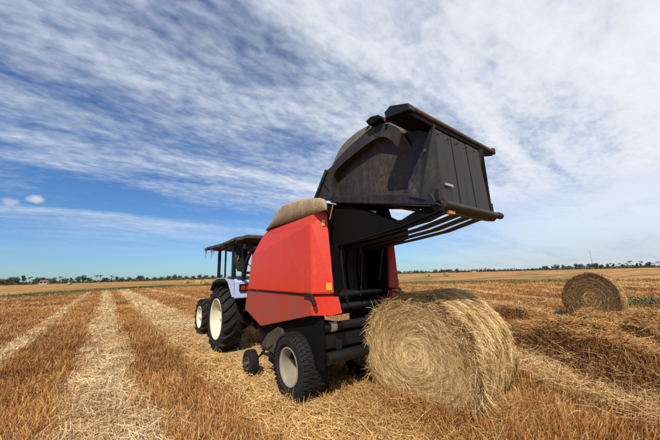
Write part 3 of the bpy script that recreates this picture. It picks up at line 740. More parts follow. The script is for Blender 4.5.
    outer = [(3.22, 2.66), (3.18, 3.02), (3.14, 3.30), (3.02, 3.44), (2.70, 3.52), (2.36, 3.52), (2.15, 3.46), (1.98, 3.38), (1.84, 3.24), (1.70, 2.95), (1.60, 2.45)]
    arch, inner, outer = chaikin(arch), chaikin(inner), chaikin(outer); NO = int(len(outer) * .80)
    for s in (-1, 1):
        X = lambda x: mx(s, x)
        body = [(3.05, 2.60), (2.2, 2.43), (1.50, 2.28), (1.45, 2.95), (1.95, 3.30), (2.62, 3.42), (3.02, 3.30), (3.14, 2.95)]
        gate.prism(body, X(2.50), X(2.54))
    g_root = gate.build('tailgate', M['gate_side'], root)
    def gpart(mb, name, mat, bevel=0.0, label=None):
        o = mb.build(name, mat, None, bevel, label); o.data.transform(Matrix.Translation(-root.location)); o.parent = g_root; return fix_normals(o)
    for s in (-1, 1):
        X = lambda x: mx(s, x)
        m = MB(); n = len(arch)
        ex = lambda i: 2.395 + .135 * max(0, (i / (n - 1) - .62) / .38) ** 1.3
        A = [(X(ex(i)), y, z) for i, (y, z) in enumerate(arch)]; I1 = [(X(ex(i)), y, z) for i, (y, z) in enumerate(inner)]; I2 = [(X(2.505), y - .0, z - .0) for y, z in inner]
        m.add(A + I1 + I2, [(i, i + 1, n + i + 1, n + i) for i in range(n - 1)] + [(n + i, n + i + 1, 2 * n + i + 1, 2 * n + i) for i in range(n - 1)], False)
        gpart(m, 'arch_flange', M['gate_side'])
        m = MB(); O = [(X(2.56), y, z) for y, z in outer[:NO]]; A2 = A[:NO]; n = NO
        m.add(A2 + O, [(i, i + 1, n + i + 1, n + i) for i in range(n - 1)], True)
        gpart(m, 'shoulder_panel', M['gate_brown'])
        # bottom sill along the side
        m = MB(); m.prism([(3.06, 2.58), (3.08, 2.68), (1.50, 2.34), (1.42, 2.20)] if s < 0 else [(3.06, 2.62), (3.08, 2.70), (1.50, 2.36), (1.46, 2.30)], X(2.38), X(2.52)); gpart(m, 'side_sill', M['gate'], .01)
        # front gusset towards the pivot
        m = MB(); m.prism([(3.50, 2.74), (3.20, 3.10), (3.04, 3.14), (3.04, 2.60)], X(2.43), X(2.47)); m.prism([(3.52, 2.72), (3.19, 3.12), (3.15, 3.08), (3.46, 2.72)], X(2.40), X(2.46)); m.bar((X(2.41), 3.22, 2.93), (X(2.41), 3.02, 2.68), .02, .02)
        m.tube([(X(2.37), 3.04, 2.66), (X(2.46), 3.04, 2.66)], .03, 12); gpart(m, 'pivot_gusset', M['gate'], .004)
        # flared corner plate at the rear
        m = MB(); m.add([(X(2.42), 1.405, 2.22), (X(2.36), 1.60, 2.30), (X(2.37), 1.75, 2.36), (X(2.47), 1.80, 2.62), (X(2.49), 1.60, 2.95), (X(2.42), 1.42, 3.03)],
                        [(0, 1, 5), (1, 2, 3, 4), (1, 4, 5)]); o = gpart(m, 'corner_plate', M['gate'])
        so = o.modifiers.new('thick', 'SOLIDIFY'); so.thickness = .012
        m = MB(); m.tube([(X(2.44), 1.55, 2.80), (X(2.42), 1.545, 2.80)], .016, 10); gpart(m, 'pin', M['olive']); m = MB(); m.box(X(2.385) - .015, X(2.385) + .015, 1.41, 1.45, 2.24, 2.36); gpart(m, 'latch', M['black'], .004)
    # roof sheet joining both shoulders
    m = MB(); n = NO; O = [(2.56, y, z) for y, z in outer[:NO]]; O2 = [(2 * CX - 2.56, y, z) for y, z in outer[:NO]]
    m.add(O + O2, [(i, i + 1, n + i + 1, n + i) for i in range(n - 1)], True); gpart(m, 'outer_skin', M['gate_brown'])
    # ribbed rear panel
    m = MB(); xl, xr = 2.425, 2 * CX - 2.46
    K = 6
    for k in range(K):
        a = xl + (xr - xl) * k / K + .006; b_ = xl + (xr - xl) * (k + 1) / K - .006; at_ = xl + .0 + (xr - .07 - xl) * k / K + .006; bt_ = xl + (xr - .07 - xl) * (k + 1) / K - .006
        yb = 1.405 + .004 * (k % 2)
        m.add([(a, yb, 2.25), (b_, yb, 2.25), (bt_, yb + .02, 2.985), (at_, yb + .02, 2.985), (a, yb + .05, 2.25), (b_, yb + .05, 2.25), (bt_, yb + .07, 2.985), (at_, yb + .07, 2.985)],
              [(0, 1, 2, 3), (4, 7, 6, 5), (0, 3, 7, 4), (1, 5, 6, 2), (3, 2, 6, 7), (0, 4, 5, 1)])
    m.box(xl, xr - .03, 1.46, 1.48, 2.25, 2.97); gpart(m, 'rear_panel', M['gate'], .003)
    m = MB(); m.box(2.47, 2.60, 1.385, 1.40, 2.40, 2.425); gpart(m, 'plate_tab', M['steel'])
    # rear bumper bar
    m = MB(); m.tube([(2.42, 1.385, 2.215), (3.56, 1.385, 2.215)], .030, 14); gpart(m, 'bumper_bar', M['gate_side'], 0)
    m = MB(); m.prism([(1.38, 2.19), (1.46, 2.25), (1.56, 2.25), (1.50, 2.16), (1.42, 2.15)], 2.42, 3.50); m.tube([(3.50, 1.385, 2.215), (3.585, 1.385, 2.215)], .038, 14); gpart(m, 'bumper_beam', M['black'], .01)
    for k in range(7):
        m = MB(); yy = 1.58 + k * .24; m.tube([(2.382, yy, 2.30 + (yy - 1.5) * .222), (2.372, yy, 2.30 + (yy - 1.5) * .222)], .008, 6); gpart(m, 'bolt', M['gate_side'])
    for k in range(6):
        m = MB(); xx = 2.47 + k * .18; m.tube([(xx, 1.42, 2.93), (xx, 1.405, 2.93)], .009, 6); gpart(m, 'bolt', M['black'])
    m = MB(); m.box(2.49, 2.60, 1.395, 1.425, 2.135, 2.165); gpart(m, 'amber_lamp', M['orange'], .004)
    # roof over the rear panel: dark sheet with a pale tan edge
    m = MB(); m.prism([(1.465, 3.04), (1.465, 3.12), (1.74, 3.22), (1.76, 3.12)], 2.10, 3.80); gpart(m, 'rear_roof', M['inner'], .004)
    m = MB(); m.tube([(2.13, 1.46, 3.125), (3.80, 1.46, 3.105)], .020, 12); gpart(m, 'roof_edge', M['tan_edge'])
    m = MB(); m.prism([(1.43, 3.07), (1.45, 3.145), (1.66, 3.225), (1.74, 3.19), (1.72, 3.12)], 2.07, 2.15); gpart(m, 'roof_bracket', M['black'], .008); m = MB(); m.box(3.78, 3.83, 1.43, 1.52, 3.06, 3.14); gpart(m, 'roof_bracket', M['black'], .008)
    m = MB(); m.prism([(2.0, 3.34), (2.04, 3.40), (2.16, 3.43), (2.24, 3.41), (2.2, 3.34)], 2.32, 2.50)
    m.prism([(1.55, 3.14), (2.3, 3.42), (2.35, 3.2), (1.9, 3.05), (1.6, 2.9)], 2.52, 2 * CX - 2.52); gpart(m, 'upper_frame', M['inner'], .004)
    m = MB(); m.tube([(2.34, 1.95, 3.31), (2.40, 1.95, 3.31)], .025, 12); gpart(m, 'red_marker', M['rust'])
    m = MB(); m.tube([(2.375, 2.22, 3.36), (2.375, 2.16, 3.40)], .014, 8); m.tube([(2.375, 2.30, 3.34), (2.375, 2.24, 3.36)], .014, 8); gpart(m, 'chain', M['rust'])
    # floor of the gate and its internal bars
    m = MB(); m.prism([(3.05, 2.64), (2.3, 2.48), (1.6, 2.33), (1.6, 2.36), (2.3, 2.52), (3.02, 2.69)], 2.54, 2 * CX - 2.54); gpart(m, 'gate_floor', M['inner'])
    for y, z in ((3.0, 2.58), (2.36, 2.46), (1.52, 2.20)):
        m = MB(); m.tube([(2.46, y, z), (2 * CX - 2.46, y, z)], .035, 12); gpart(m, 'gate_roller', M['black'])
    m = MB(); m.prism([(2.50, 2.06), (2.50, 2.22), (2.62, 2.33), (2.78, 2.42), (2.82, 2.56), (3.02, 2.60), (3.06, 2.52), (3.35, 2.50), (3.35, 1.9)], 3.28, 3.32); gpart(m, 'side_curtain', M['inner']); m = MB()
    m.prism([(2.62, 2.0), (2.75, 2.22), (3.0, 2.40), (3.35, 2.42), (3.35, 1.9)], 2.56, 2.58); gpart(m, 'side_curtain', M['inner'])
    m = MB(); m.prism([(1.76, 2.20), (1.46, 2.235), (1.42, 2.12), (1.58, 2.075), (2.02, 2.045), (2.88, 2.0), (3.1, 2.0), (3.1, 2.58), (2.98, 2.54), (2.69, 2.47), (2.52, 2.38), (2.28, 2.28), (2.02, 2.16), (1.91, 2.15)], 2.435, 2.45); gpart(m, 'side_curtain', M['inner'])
    # belts slung from the gate to the chamber
    for k, xc in enumerate((2.505, 2.775, 3.025, 3.275)):
        m = MB(); pts = [(1.47, 2.155 + .006 * k), (1.9, 2.08), (2.4, 2.03), (2.9, 1.99), (3.2, 1.95)]
        for a, b_ in zip(pts[:-1], pts[1:]): m.bar((xc, *a), (xc, *b_), .175, .004)
        gpart(m, 'gate_belt', M['belt'])
baler()

# ------------------------------------------------------------------ THE TRACTOR
def tractor():
    root = empty('tractor', (CX, 7.4, 0))
    tag(root, 'pale blue tractor with a ragged dark canopy, hitched in front of the baler', 'tractor')
    for s in (-1, 1):
        wheel(root, s, mx(s, 2.02), 6.92, .69, .70, .43, .44, 20, .045, 'ag', M['rim_cream'], .22, 'rear_wheel', 8, .10)
        wheel(root, s, mx(s, 2.22), 9.15, .50, .50, .29, .32, 16, .035, 'ag', M['rim_cream'], .10, 'front_wheel', 8, .09)
    m = MB(); m.tube([(2.3, 6.92, .69), (2 * CX - 2.3, 6.92, .69)], .13, 16); m.build('axle', M['black'], root); m = MB(); m.tube([(2.4, 9.15, .48), (2 * CX - 2.4, 9.15, .48)], .07, 14); m.build('axle', M['black'], root)
    m = MB(); m.box(CX - .25, CX + .25, 6.4, 8.1, .50, 1.15); m.box(CX - .2, CX + .2, 8.1, 9.3, .50, .95); m.build('chassis', M['black'], root, .03)
    m = MB(); m.prism([(8.0, .95), (8.0, 1.52), (8.3, 1.56), (9.2, 1.42), (9.36, 1.34), (9.38, .85), (8.6, .85)], CX - .24, CX + .24); m.build('bonnet', M['blue'], root, .05)
    m = MB(); m.box(CX - .20, CX + .20, 9.37, 9.40, .95, 1.30); m.build('grille', M['black'], root)
    m = MB(); m.tube([(CX + .38, 8.5, 1.1), (CX + .38, 8.5, 2.15), (CX + .38, 8.55, 2.2)], .035, 10); m.build('exhaust', M['black'], root)
    for s in (-1, 1):
        X = lambda x: mx(s, x)
        # mudguard: flat top, back falls behind the wheel
        o_ = [(7.75, 1.30), (7.55, 1.50), (7.2, 1.575), (6.25, 1.56), (5.98, 1.50), (5.92, 1.26), (5.95, 1.20)]
        i_ = [(5.99, 1.22), (5.99, 1.42), (6.3, 1.50), (7.18, 1.515), (7.50, 1.45), (7.70, 1.27)]
        m = MB(); m.prism(o_ + i_, X(2.105), X(2.62)); m.prism([(8.35, 1.0), (8.35, 1.50), (7.6, 1.50), (6.2, 1.5), (5.98, 1.40), (5.96, 1.1), (6.3, .95), (7.5, .95)], X(2.58), X(2.62))
        m.build('mudguard', M['black'], root, .015)
        m = MB(); m.prism([(6.55, 1.575), (5.93, 1.545), (5.90, 1.20), (6.06, 1.20), (6.36, 1.50)], X(2.085), X(2.10)); m.prism([(5.95, 1.565), (5.905, 1.50), (5.875, 1.19), (5.90, 1.17), (5.925, 1.24), (5.96, 1.5)], X(2.085), X(2.64)); m.box(X(2.12) - .03, X(2.12) + .03, 6.55, 7.2, 1.572, 1.588); o = m.build('mudguard_panel', M['blue'], root, .004)
        m = MB(); m.box(X(2.34) - .17, X(2.34) + .17, 5.85, 5.90, 1.31, 1.46); o = m.build('tail_lamp', M['black'], root, .008)
        for k in (-.09, .0, .09):
            q = MB(); q.box(X(2.34) + k * 1.1 - .036, X(2.34) + k * 1.1 + .036, 5.835, 5.86, 1.335, 1.425); ql = q.build('lens', M['lamp_red'], None, .004); ql.data.transform(Matrix.Translation(-root.location)); ql.parent = o
        m = MB(); m.box(X(2.12), X(2.50), 5.9, 6.2, 1.58, 1.60); m.build('guard_rail', M['black'], root)
    m = MB(); m.prism([(6.2, 1.0), (7.9, .85), (7.9, .80), (6.2, .9)], 2.45, 2 * CX - 2.45); m.build('platform', M['black'], root)
    m = MB(); m.box(CX - .24, CX + .24, 6.6, 7.05, 1.30, 1.42); m.build('seat', M['cloth'], root, .04)
    m = MB(); m.prism([(6.62, 1.40), (6.50, 1.95), (6.58, 1.97), (6.72, 1.42)], CX - .23, CX + .23); m.build('backrest', M['cloth'], root, .03)
    m = MB(); m.tube([(CX, 7.95, 1.45), (CX, 7.55, 1.80)], .025, 8)
    K = 20; c = Vector((CX, 7.52, 1.82)); nrm = Vector((0, -.66, .75)); e1 = Vector((1, 0, 0)); e2 = nrm.cross(e1)
    m.tube([c + (e1 * math.cos(2 * math.pi * k / K) + e2 * math.sin(2 * math.pi * k / K)) * .2 for k in range(K + 1)], .014, 6, False); m.build('steering_wheel', M['black'], root)
    # frame posts
    for s in (-1, 1):
        X = lambda x: mx(s, x)
        m = MB(); m.bar((X(2.30), 6.62, 1.52), (X(2.30), 6.62, 2.36), .07, .12); m.build('rear_post', M['black'], root, .006); m = MB(); m.bar((X(2.34), 6.10, 1.52), (X(2.32), 6.10, 2.36), .07, .08); m.build('rear_post', M['black'], root, .006)
        m = MB(); m.bar((X(2.30), 7.72, 1.50), (X(2.30), 7.72, 2.34), .06, .09); m.build('front_post', M['black'], root, .006); m = MB(); m.bar((X(2.30), 7.22, 1.52), (X(2.30), 7.22, 2.34), .035, .04); m.build('middle_post', M['black'], root, .006)
    m = MB(); m.box(2.30, 2 * CX - 2.30, 6.06, 6.13, 2.26, 2.33); m.box(2.30, 2 * CX - 2.30, 6.07, 6.12, 1.66, 1.71); m.box(2.52, 2.57, 6.07, 6.12, 1.5, 2.3)
    for s in (-1, 1): m.box(mx(s, 2.30) - .02, mx(s, 2.30) + .02, 6.1, 7.75, 2.27, 2.31)
    m.build('roll_frame', M['black'], root, .005)
    # sagging patched canopy
    g = np.random.default_rng(4); nx, ny = 16, 30; x0, x1, y0, y1 = 2.06, 2 * CX - 2.06, 5.35, 8.28
    vs = []
    for lay in (0, 1):
        for i in range(nx + 1):
            for j in range(ny + 1):
                x = x0 + (x1 - x0) * i / nx; y = y0 + (y1 - y0) * j / ny
                e = max(abs(i / nx - .5) * 2, abs(j / ny - .5) * 2)
                z = 2.395 + .015 * (1 - ((j / ny - .35) * 1.5) ** 2) + .012 * math.sin(y * 3.1 + x) + .016 * (vnoise(x, y, 3.0, 2) - .5) - .03 * (e > .98) + (-.022 - .03 * float(vnoise(x, y, 6, 5)) * (e > .9) if lay == 0 else .015)
                x += (.03 * (float(vnoise(x, y, 8, 7)) - .5) if e > .98 else 0)
                vs.append((x, y, float(z)))
    N1 = (nx + 1) * (ny + 1); f = []
    idx = lambda l, i, j: l * N1 + i * (ny + 1) + j
    for i in range(nx):
        for j in range(ny): f += [(idx(1, i, j), idx(1, i + 1, j), idx(1, i + 1, j + 1), idx(1, i, j + 1)), (idx(0, i, j), idx(0, i, j + 1), idx(0, i + 1, j + 1), idx(0, i + 1, j))]
    for i in range(nx):
        for j in (0, ny): f.append((idx(0, i, j), idx(0, i + 1, j), idx(1, i + 1, j), idx(1, i, j)))
    for j in range(ny):
        for i in (0, nx): f.append((idx(0, i, j), idx(0, i, j + 1), idx(1, i, j + 1), idx(1, i, j)))
    m = MB(); m.add(vs, f); o = m.build('canopy', M['canopy'], root); fix_normals(o)
    # torn strips hanging from the canopy edge
    for (x, y, l) in ((2.07, 8.20, .26), (2.07, 8.12, .12), (2.07, 7.75, .13), (2.06, 7.62, .30), (2.07, 7.55, .20), (2.3, 8.27, .12), (2.08, 6.9, .12), (2.07, 6.75, .10), (2.07, 5.9, .08), (2.8, 8.25, .2)):
        m = MB(); m.add([(x, y - .035, 2.38), (x, y + .035, 2.38), (x + .01, y + .012, 2.36 - l), (x + .01, y - .004, 2.36 - l), (x + .012, y - .035, 2.38), (x + .012, y + .035, 2.38)], [(0, 1, 2, 3), (4, 3, 2, 5), (0, 3, 4), (1, 5, 2)]); m.build('torn_strip', M['canopy'], root)
    m = MB(); m.tube([(2.20, 5.55, 2.33), (2.20, 5.55, 2.22)], .01, 6); m.box(2.12, 2.30, 5.52, 5.60, 2.15, 2.25); m.build('work_lamp', M['black'], root, .02)
    m = MB(); m.tube([(2.25, 5.93, 1.55), (2.22, 5.75, 1.65), (2.2, 5.6, 1.9), (2.22, 5.45, 2.08), (2.25, 5.3, 2.15)], .035, 10); m.build('hose', M['black'], root)
    m = MB(); m.tube([(2.35, 5.9, .92), (2.25, 5.55, 1.0), (2.3, 5.2, 1.0)], .025, 8); m.tube([(CX - .3, 6.4, .6), (CX - .35, 5.9, .55)], .03, 8); m.tube([(CX + .3, 6.4, .6), (CX + .35, 5.9, .55)], .03, 8); m.box(CX - .06, CX + .06, 5.95, 6.45, .48, .56); m.build('hitch', M['black'], root, .004)
    # a jacket hung in the rear of the frame: rests on the tractor, a thing of its own
    vs = []; K = 18; rows = 14
    for j in range(rows + 1):
        t = j / rows; z = 2.30 - .58 * t; wx = .10 + .06 * math.sin(t * 3.0) ; wx *= (1 - .35 * max(0, t - .7) / .3); wy = .05 + .025 * math.sin(t * 3)
        for k in range(K):
            a = 2 * math.pi * k / K; rp_ = 1 + .18 * math.sin(3 * a + 2 * t) + .1 * math.sin(5 * a - 4 * t)
            vs.append((2.36 + wx * rp_ * math.cos(a), 6.34 + wy * rp_ * math.sin(a), z))
    m = MB(); m.add(vs, [(j * K + k, j * K + (k + 1) % K, (j + 1) * K + (k + 1) % K, (j + 1) * K + k) for j in range(rows) for k in range(K)], True)
    m.add(vs[:K], [tuple(range(K))]); m.add(vs[-K:], [tuple(range(K - 1, -1, -1))])
    o = m.build('hanging_jacket', M['cloth']); fix_normals(o); tag(o, 'dark cloth jacket hanging from the rear of the tractor canopy frame', 'jacket')
    m = MB(); m.add([(2.26, 6.30, 2.02), (2.25, 6.26, 1.94), (2.27, 6.22, 2.0), (2.27, 6.24, 2.08)], [(0, 1, 2, 3)]); q = m.build('pale_patch', M['grey_cloth']); q.parent = o
tractor()

# ------------------------------------------------------------------ bales
def gz(x, y): return float(height(x, y))
NB = bale('round_bale', (3.04, 2.34, gz(3.5, 2.4) - .03), .745, .69, 1.08, R(4), 60000, 36000, 'big pale golden round bale just dropped behind the raised baler tailgate', (M['bale'], M['bale_core']), 1400, 1.0, seed=3)
bale('round_bale', (11.75, 2.36, gz(12.2, 2.3) - .04), .66, .755, .9, R(0), 16000, 14000, 'brown round bale with shade painted into its face, standing alone on the right beyond the straw heaps', (M['bale_dark'], M['bale_core_dark']), 300, 2.0, seed=8, side_tint=.35)  # raised side tint paints the curved side as sunlit against the dark face
def ungr(x, y):
    d = pxdir(x, y); t = -CAM.z / d.z; return CAM.x + d.x * t, CAM.y + d.y * t
fb = [((194.5, 286.4), 'distant round bale just left of the tractor front wheel, the nearest of the far bales'),
      ((203, 285.2), 'distant round bale nearly touching the tractor front wheel outline, right of its larger neighbour'),
      ((185, 283.6), 'small far bale third from the tractor in the left field'),
      ((68, 285.2), 'lone tiny dark bale far out in the left field under the tree line'),
      ((427, 276.3), 'tiny far bale right beside the far red edge of the baler'),
      ((445, 276.3), 'tiny far bale above the near bale, right of another in the far field')]
for i, (p, lb) in enumerate(fb):
    x, y = ungr(*p); bale('round_bale', (x, y, gz(x, y) - .02), .72, .66, 1.15, R([-20, 10, 30, -30, 5, -10, 15, 0][i]), 700, 700, lb, (M['bale'], M['bale_far']), 0, 9, 'bales far out in the field', seed=20 + i)

windrow((9.25, 1.35), 2.6, 1.05, .52, math.atan2(1.5, 1.25), 9000, 'orange straw heap with dark underside, in front of the brown bale on the right', 5)
windrow((9.45, 3.45), 2.0, 1.0, .44, math.atan2(1.4, 1.15), 7000, 'smaller orange straw heap left of the brown bale, beyond the near bale', 6)

windrow((6.95, 1.62), 3.3, .95, .36, math.atan2(2.1, 1.25), 14000, 'long low orange straw row nearest the camera on the right, dark along its near side', 12)
windrow((10.9, 6.6), 2.6, .9, .40, math.atan2(1.9, 1.35), 5000, 'faint low straw row farthest out, well behind the near bale', 14)

# ------------------------------------------------------------------ bush by the far bale
def leaf_cloud(n, c, r, size, seed, flat=1.0):
    g = np.random.default_rng(seed); mb_v = []; mb_f = []
    for k in range(n):
        d = g.normal(size=3); d /= np.linalg.norm(d); rr = g.random() ** .4
        p = np.array(c) + d * np.array(r) * rr * (.8 + .35 * g.random())
        a = g.normal(size=3); a /= np.linalg.norm(a); b = np.cross(a, g.normal(size=3)); b /= np.linalg.norm(b); s = size * (.6 + .8 * g.random())
        i = len(mb_v); mb_v += [tuple(p - a * s), tuple(p + b * s * .5), tuple(p + a * s), tuple(p - b * s * .5)]; mb_f.append((i, i + 1, i + 2, i + 3))
    return mb_v, mb_f
def leafmat(name, c1, c2):
    m, t, b = new_mat(name); g = t.n('ShaderNodeTexCoord').outputs['Object']; geo = t.n('ShaderNodeNewGeometry')
    t.l(t.mix(geo.outputs['Random Per Island'], c1, c2), b.inputs['Base Color']); b.inputs['Roughness'].default_value = .6; return m
M['leaf'] = leafmat('tree_leaves', (.018, .032, .012), (.06, .085, .03))
M['leaf_dark'] = leafmat('dark_tree_leaves', (.014, .024, .012), (.04, .055, .022))
M['bark'] = plain('bark', (.10, .075, .05), .9)
M['bush'] = leafmat('weed_leaves', (.035, .040, .012), (.15, .14, .05))
bx, by = 17.2, 1.7
v, f = leaf_cloud(2200, (bx, by, .14), (1.0, 1.2, .26), .04, 5)
v2, f2 = leaf_cloud(700, (bx + 1.2, by - .9, .10), (.9, .9, .18), .04, 6)
m = MB(); m.add(v, f); m.add(v2, f2); o = m.build('weed_clump', M['bush']); tag(o, 'low green weeds growing in the straw right of the brown bale', 'weeds', kind='stuff')
m = MB()
for k in range(14): m.tube([(bx + random.uniform(-.3, .3), by + random.uniform(-.3, .3), 0), (bx + random.uniform(-.6, .6), by + random.uniform(-.6, .6), .3)], .008, 5)
s_ = m.build('stem', M['bark']); s_.parent = o

# ------------------------------------------------------------------ far trees, house, mast
def tree_proto(kind, seed):
    g = random.Random(seed); name = 'palm_tree' if kind == 'palm' else 'broadleaf_tree'
    root = empty(name, (0, 0, 0)); m = MB()
    if kind == 'palm':
        h = 8.5; m.tube([(0, 0, -.3), (.15, 0, h * .5), (.35, .1, h)], [.22, .16, .13], 7); m.build('trunk', M['bark'], root)
        m = MB()
        for k in range(16):
            a = k * 2.4; el = g.uniform(-.3, .9); L = g.uniform(2.2, 3.0); pts = []
            for i in range(6):
                t = i / 5; r_ = L * t; z = h + r_ * math.sin(el) - 1.3 * t * t * 1.2; pts.append((.35 + math.cos(a) * r_ * math.cos(el * .6), .1 + math.sin(a) * r_ * math.cos(el * .6), z))
            for i in range(5):
                p, q = Vector(pts[i]), Vector(pts[i + 1]); sd_ = Vector((-math.sin(a), math.cos(a), 0)) * .42 * (1 - i / 6); dn = Vector((0, 0, -.25))
                m.add([p, q, q + sd_ + dn, p + sd_ + dn], [(0, 1, 2, 3)]); m.add([p, q, q - sd_ + dn, p - sd_ + dn], [(0, 3, 2, 1)])
        m.build('crown', M['leaf_dark'], root)
    else:
        h = 7.5 if kind == 'round' else 10; m.tube([(0, 0, -.3), (.1, .1, h * .35), (0, .2, h * .7)], [.3, .22, .1], 7)
        for k in range(5): a = k * 1.3; m.tube([(0.05, .1, h * (.3 + .06 * k)), (math.cos(a) * 1.6, math.sin(a) * 1.6, h * (.52 + .07 * k))], [.12, .05], 6)
        m.build('trunk', M['bark'], root)
        m = MB(); blobs = 8 if kind == 'round' else 7
        for k in range(blobs):
            a = g.uniform(0, 6.28); rr = g.uniform(.3, 2.6 if kind == 'round' else 1.5)
            c = (math.cos(a) * rr, math.sin(a) * rr, h * g.uniform(.38, .88)); v, f = leaf_cloud(90, c, (1.9, 1.9, 1.3) if kind == 'round' else (1.3, 1.3, 1.5), .42, seed * 10 + k); m.add(v, f)
        m.build('crown', M['leaf'] if kind == 'round' else M['leaf_dark'], root)
    return root
protos = {'round': [tree_proto('round', 1), tree_proto('round', 2)], 'tall': [tree_proto('tall', 3), tree_proto('tall', 4)], 'palm': [tree_proto('palm', 5)]}
used = set()
def put_tree(kind, pxx, dist, ht, side):
    d = pxdir(pxx, 270); d.z = 0; d.normalize(); x, y = d.x * dist, d.y * dist
    k = random.randrange(len(protos[kind])); p = protos[kind][k]; key = (kind, k)
    if key in used: o = copy_tree(p)
    else: used.add(key); o = p
    base = {'round': 10.0, 'tall': 12.0, 'palm': 12.0}[kind]; s = ht / base
    o.location = (x, y, 0); o.scale = (s * random.uniform(.9, 1.3), s * random.uniform(.9, 1.3), s); o.rotation_euler = (0, 0, random.uniform(0, 6.28))
    lab = {'round': 'dark green rounded broadleaf tree', 'tall': 'dark narrow upright tree', 'palm': 'thin palm tree'}[kind] + {'L': ' in the tree line on the far left horizon', 'R': ' in the tree line on the far right horizon', 'M': ' on the horizon behind the machines'}[side]
    tag(o, lab, 'palm' if kind == 'palm' else 'tree', 'trees along the far horizon, %s, %s' % (kind, {'L': 'left', 'R': 'right', 'M': 'middle'}[side]))
D0 = 330
for pxx, h_, k in [(2, 6, 'round'), (8, 6, 'round'), (14, 9, 'round'), (19, 7, 'round'), (26, 8, 'tall'), (32, 7, 'palm'), (37, 6, 'round'), (43, 7, 'round'), (49, 6, 'round'), (55, 6, 'round'), (62, 7, 'palm'), (67, 6, 'round'),
                  (73, 6, 'tall'), (79, 7, 'round'), (85, 8, 'round'), (91, 6, 'round'), (97, 8, 'palm'), (101, 8, 'palm'), (107, 6, 'round'), (112, 7, 'palm'), (118, 6, 'tall'), (123, 5, 'round'), (130, 5, 'round'), (138, 6, 'tall'),
                  (142, 7, 'round'), (148, 5, 'round'), (155, 4.5, 'round'), (162, 5, 'round'), (169, 5.5, 'round'), (175, 7, 'round'), (180, 6.5, 'round'), (187, 5, 'round'), (194, 5.5, 'round'), (200, 6, 'round'), (206, 6, 'round'), (213, 5, 'round'), (221, 6, 'round')]:
    put_tree(k, pxx, D0 * random.uniform(.9, 1.15), h_ * 1.12, 'L')
for pxx in range(424, 664, 4):
    if 433 <= pxx <= 458: kk, hh = 'round', 5.4
    elif pxx < 545: kk, hh = random.choice(['round', 'round', 'tall']), random.uniform(2.2, 3.6)
    else: kk, hh = random.choice(['round', 'tall', 'round', 'palm']), random.uniform(4.5, 7.5)
    put_tree(kk, pxx + random.uniform(-2, 2), D0 * random.uniform(.9, 1.2), hh, 'R')
for pxx in range(345, 420, 18): put_tree('round', pxx, D0, 5, 'M')
for lst in protos.values():
    for k, p in enumerate(lst):
        if not p.get('label'):
            for c in children(p): bpy.data.objects.remove(c)
            bpy.data.objects.remove(p)
def far_hedge():
    n = 16000; g = np.random.default_rng(77)
    a = np.radians(-25 + 128 * g.random(n)); r = 370 * (1 + .08 * g.normal(size=n) * .4)
    z = np.abs(g.normal(size=n)) * 1.1 * (.5 + vnoise(np.degrees(a), a * 0, .8, 3)); 
    m = MB()
    for A_, R_, Z_ in zip(a, r, z):
        p = np.array([math.sin(A_) * R_, math.cos(A_) * R_, Z_]); u = g.normal(size=3); u /= np.linalg.norm(u); b = np.cross(u, g.normal(size=3)); b /= np.linalg.norm(b); s = .9
        m.add([tuple(p - u * s), tuple(p + b * s * .6), tuple(p + u * s), tuple(p - b * s * .6)], [(0, 1, 2, 3)])
    o = m.build('distant_scrub', M['leaf_dark']); tag(o, 'thin dark line of scrub along the whole horizon', 'scrub', kind='stuff')
far_hedge()
def house(pxx, dist, label, rot, w_=4.5, h_=1.8):
    d = pxdir(pxx, 275); d.z = 0; d.normalize(); root = empty('farm_house', (d.x * dist, d.y * dist, 0)); tag(root, label, 'house', 'small houses on the horizon')
    x, y = root.location.x, root.location.y
    m = MB(); m.box(x - w_ / 2, x + w_ / 2, y - 3, y + 3, -.2, h_); m.build('wall', M['house'], root)
    m = MB(); m.add([(x - w_ / 2 - .4, y - 3.4, h_), (x + w_ / 2 + .4, y - 3.4, h_), (x + w_ / 2 + .4, y + 3.4, h_), (x - w_ / 2 - .4, y + 3.4, h_), (x - w_ / 2 + .5, y, h_ + 1.5), (x + w_ / 2 - .5, y, h_ + 1.5)],
                    [(0, 1, 5, 4), (2, 3, 4, 5), (0, 4, 3), (1, 2, 5), (0, 3, 2, 1)]); m.build('roof', M['roof'], root)
    for k in (-1, 1):
        m = MB(); m.box(x + k * w_ * .25 - .5, x + k * w_ * .25 + .5, y - 3.05, y - 2.98, 1.0, 2.1); m.build('window', M['black'], root)
    root.rotation_euler = (0, 0, rot)
house(46, 300, 'pale low house among the trees on the far left horizon', R(-10))
house(474, 310, 'small white house on the right horizon beyond the near bale', R(-60), 3.5, 1.5)
d = pxdir(593, 268); d.z = 0; d.normalize(); x, y = d.x * 340, d.y * 340
m = MB(); m.tube([(x, y, 0), (x, y, 16)], [.22, .08], 8); m.box(x - .8, x + .8, y - .08, y + .08, 14.3, 14.45); o = m.build('radio_mast', M['mast']); tag(o, 'thin tall grey mast rising above the right tree line behind the brown bale', 'mast')

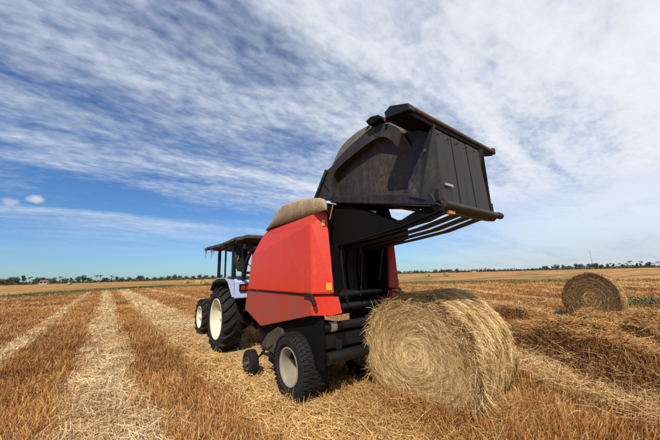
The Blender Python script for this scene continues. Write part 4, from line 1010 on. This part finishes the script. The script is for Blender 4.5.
def bale_litter():
    g = np.random.default_rng(55); n = 26000
    x = 2.75 + .42 * g.normal(size=n); y = 2.1 + .85 * g.normal(size=n)
    k2 = g.random(n) < .4; x = np.where(k2, 3.5 + .5 * g.normal(size=n), x); y = np.where(k2, 1.45 + .25 * g.normal(size=n), y)
    k = (x > 1.7) & (y > .7) & (y < 4.0) & ~((x > 3.06) & (x < 4.1) & (y > 1.85) & (y < 2.9)); x, y = x[k], y[k]; n = len(x)
    h = .15 * (np.exp(-((x - 2.95) / .28) ** 2) * np.exp(-((y - 2.3) / .7) ** 2) + np.exp(-((x - 3.5) / .5) ** 2 - ((y - 1.6) / .25) ** 2)) * (.5 + fbm(x, y, 2.5, 8))
    D = np.stack([g.normal(size=n), g.normal(size=n), g.normal(size=n) * .45 + .15], 1); L = .07 + .18 * g.random(n)
    P = np.stack([x, y, height(x, y) + g.random(n) * (h + .03)], 1)
    o = blades('straw_litter', M['straw_gold'], P, D, g.normal(size=(n, 3)), L, .003 + .004 * g.random(n), .5 + .6 * (g.random(n) - .5) + .2 * (fbm(x, y, 1.5, 3) - .5), bend=.5)
    tag(o, 'heaped loose straw around the foot of the near bale', 'straw', kind='stuff')
bale_litter()
def stalks():
    # long tangled stalks over the rough rows on the right
    g = np.random.default_rng(91); n = 13000
    a = np.radians(45 + 60 * g.random(n)); r = 3.2 + 13 * g.random(n) ** 1.3; x = r * np.sin(a); y = r * np.cos(a)
    k = (clearance(x, y)) & (x > 3.6) & (fbm(x, y, .8, 7) > .42); x, y, r = x[k], y[k], r[k]; n = len(x)
    D = np.stack([g.normal(size=n), g.normal(size=n), np.abs(g.normal(size=n)) * .35 - .05], 1); L = .18 + .26 * g.random(n)
    P = np.stack([x, y, height(x, y) + .02 + .12 * g.random(n)], 1)
    o = blades('tangled_stalks', M['straw'], P, D, g.normal(size=(n, 3)) - np.array([0, 0, .8]), L, .0026 + r * .0006, .50 + .6 * (g.random(n) - .5), bend=.6)
    tag(o, 'long tangled straw stalks strewn over the rough rows on the right', 'straw', kind='stuff')
stubble(); loose(); far_tufts(); stalks()
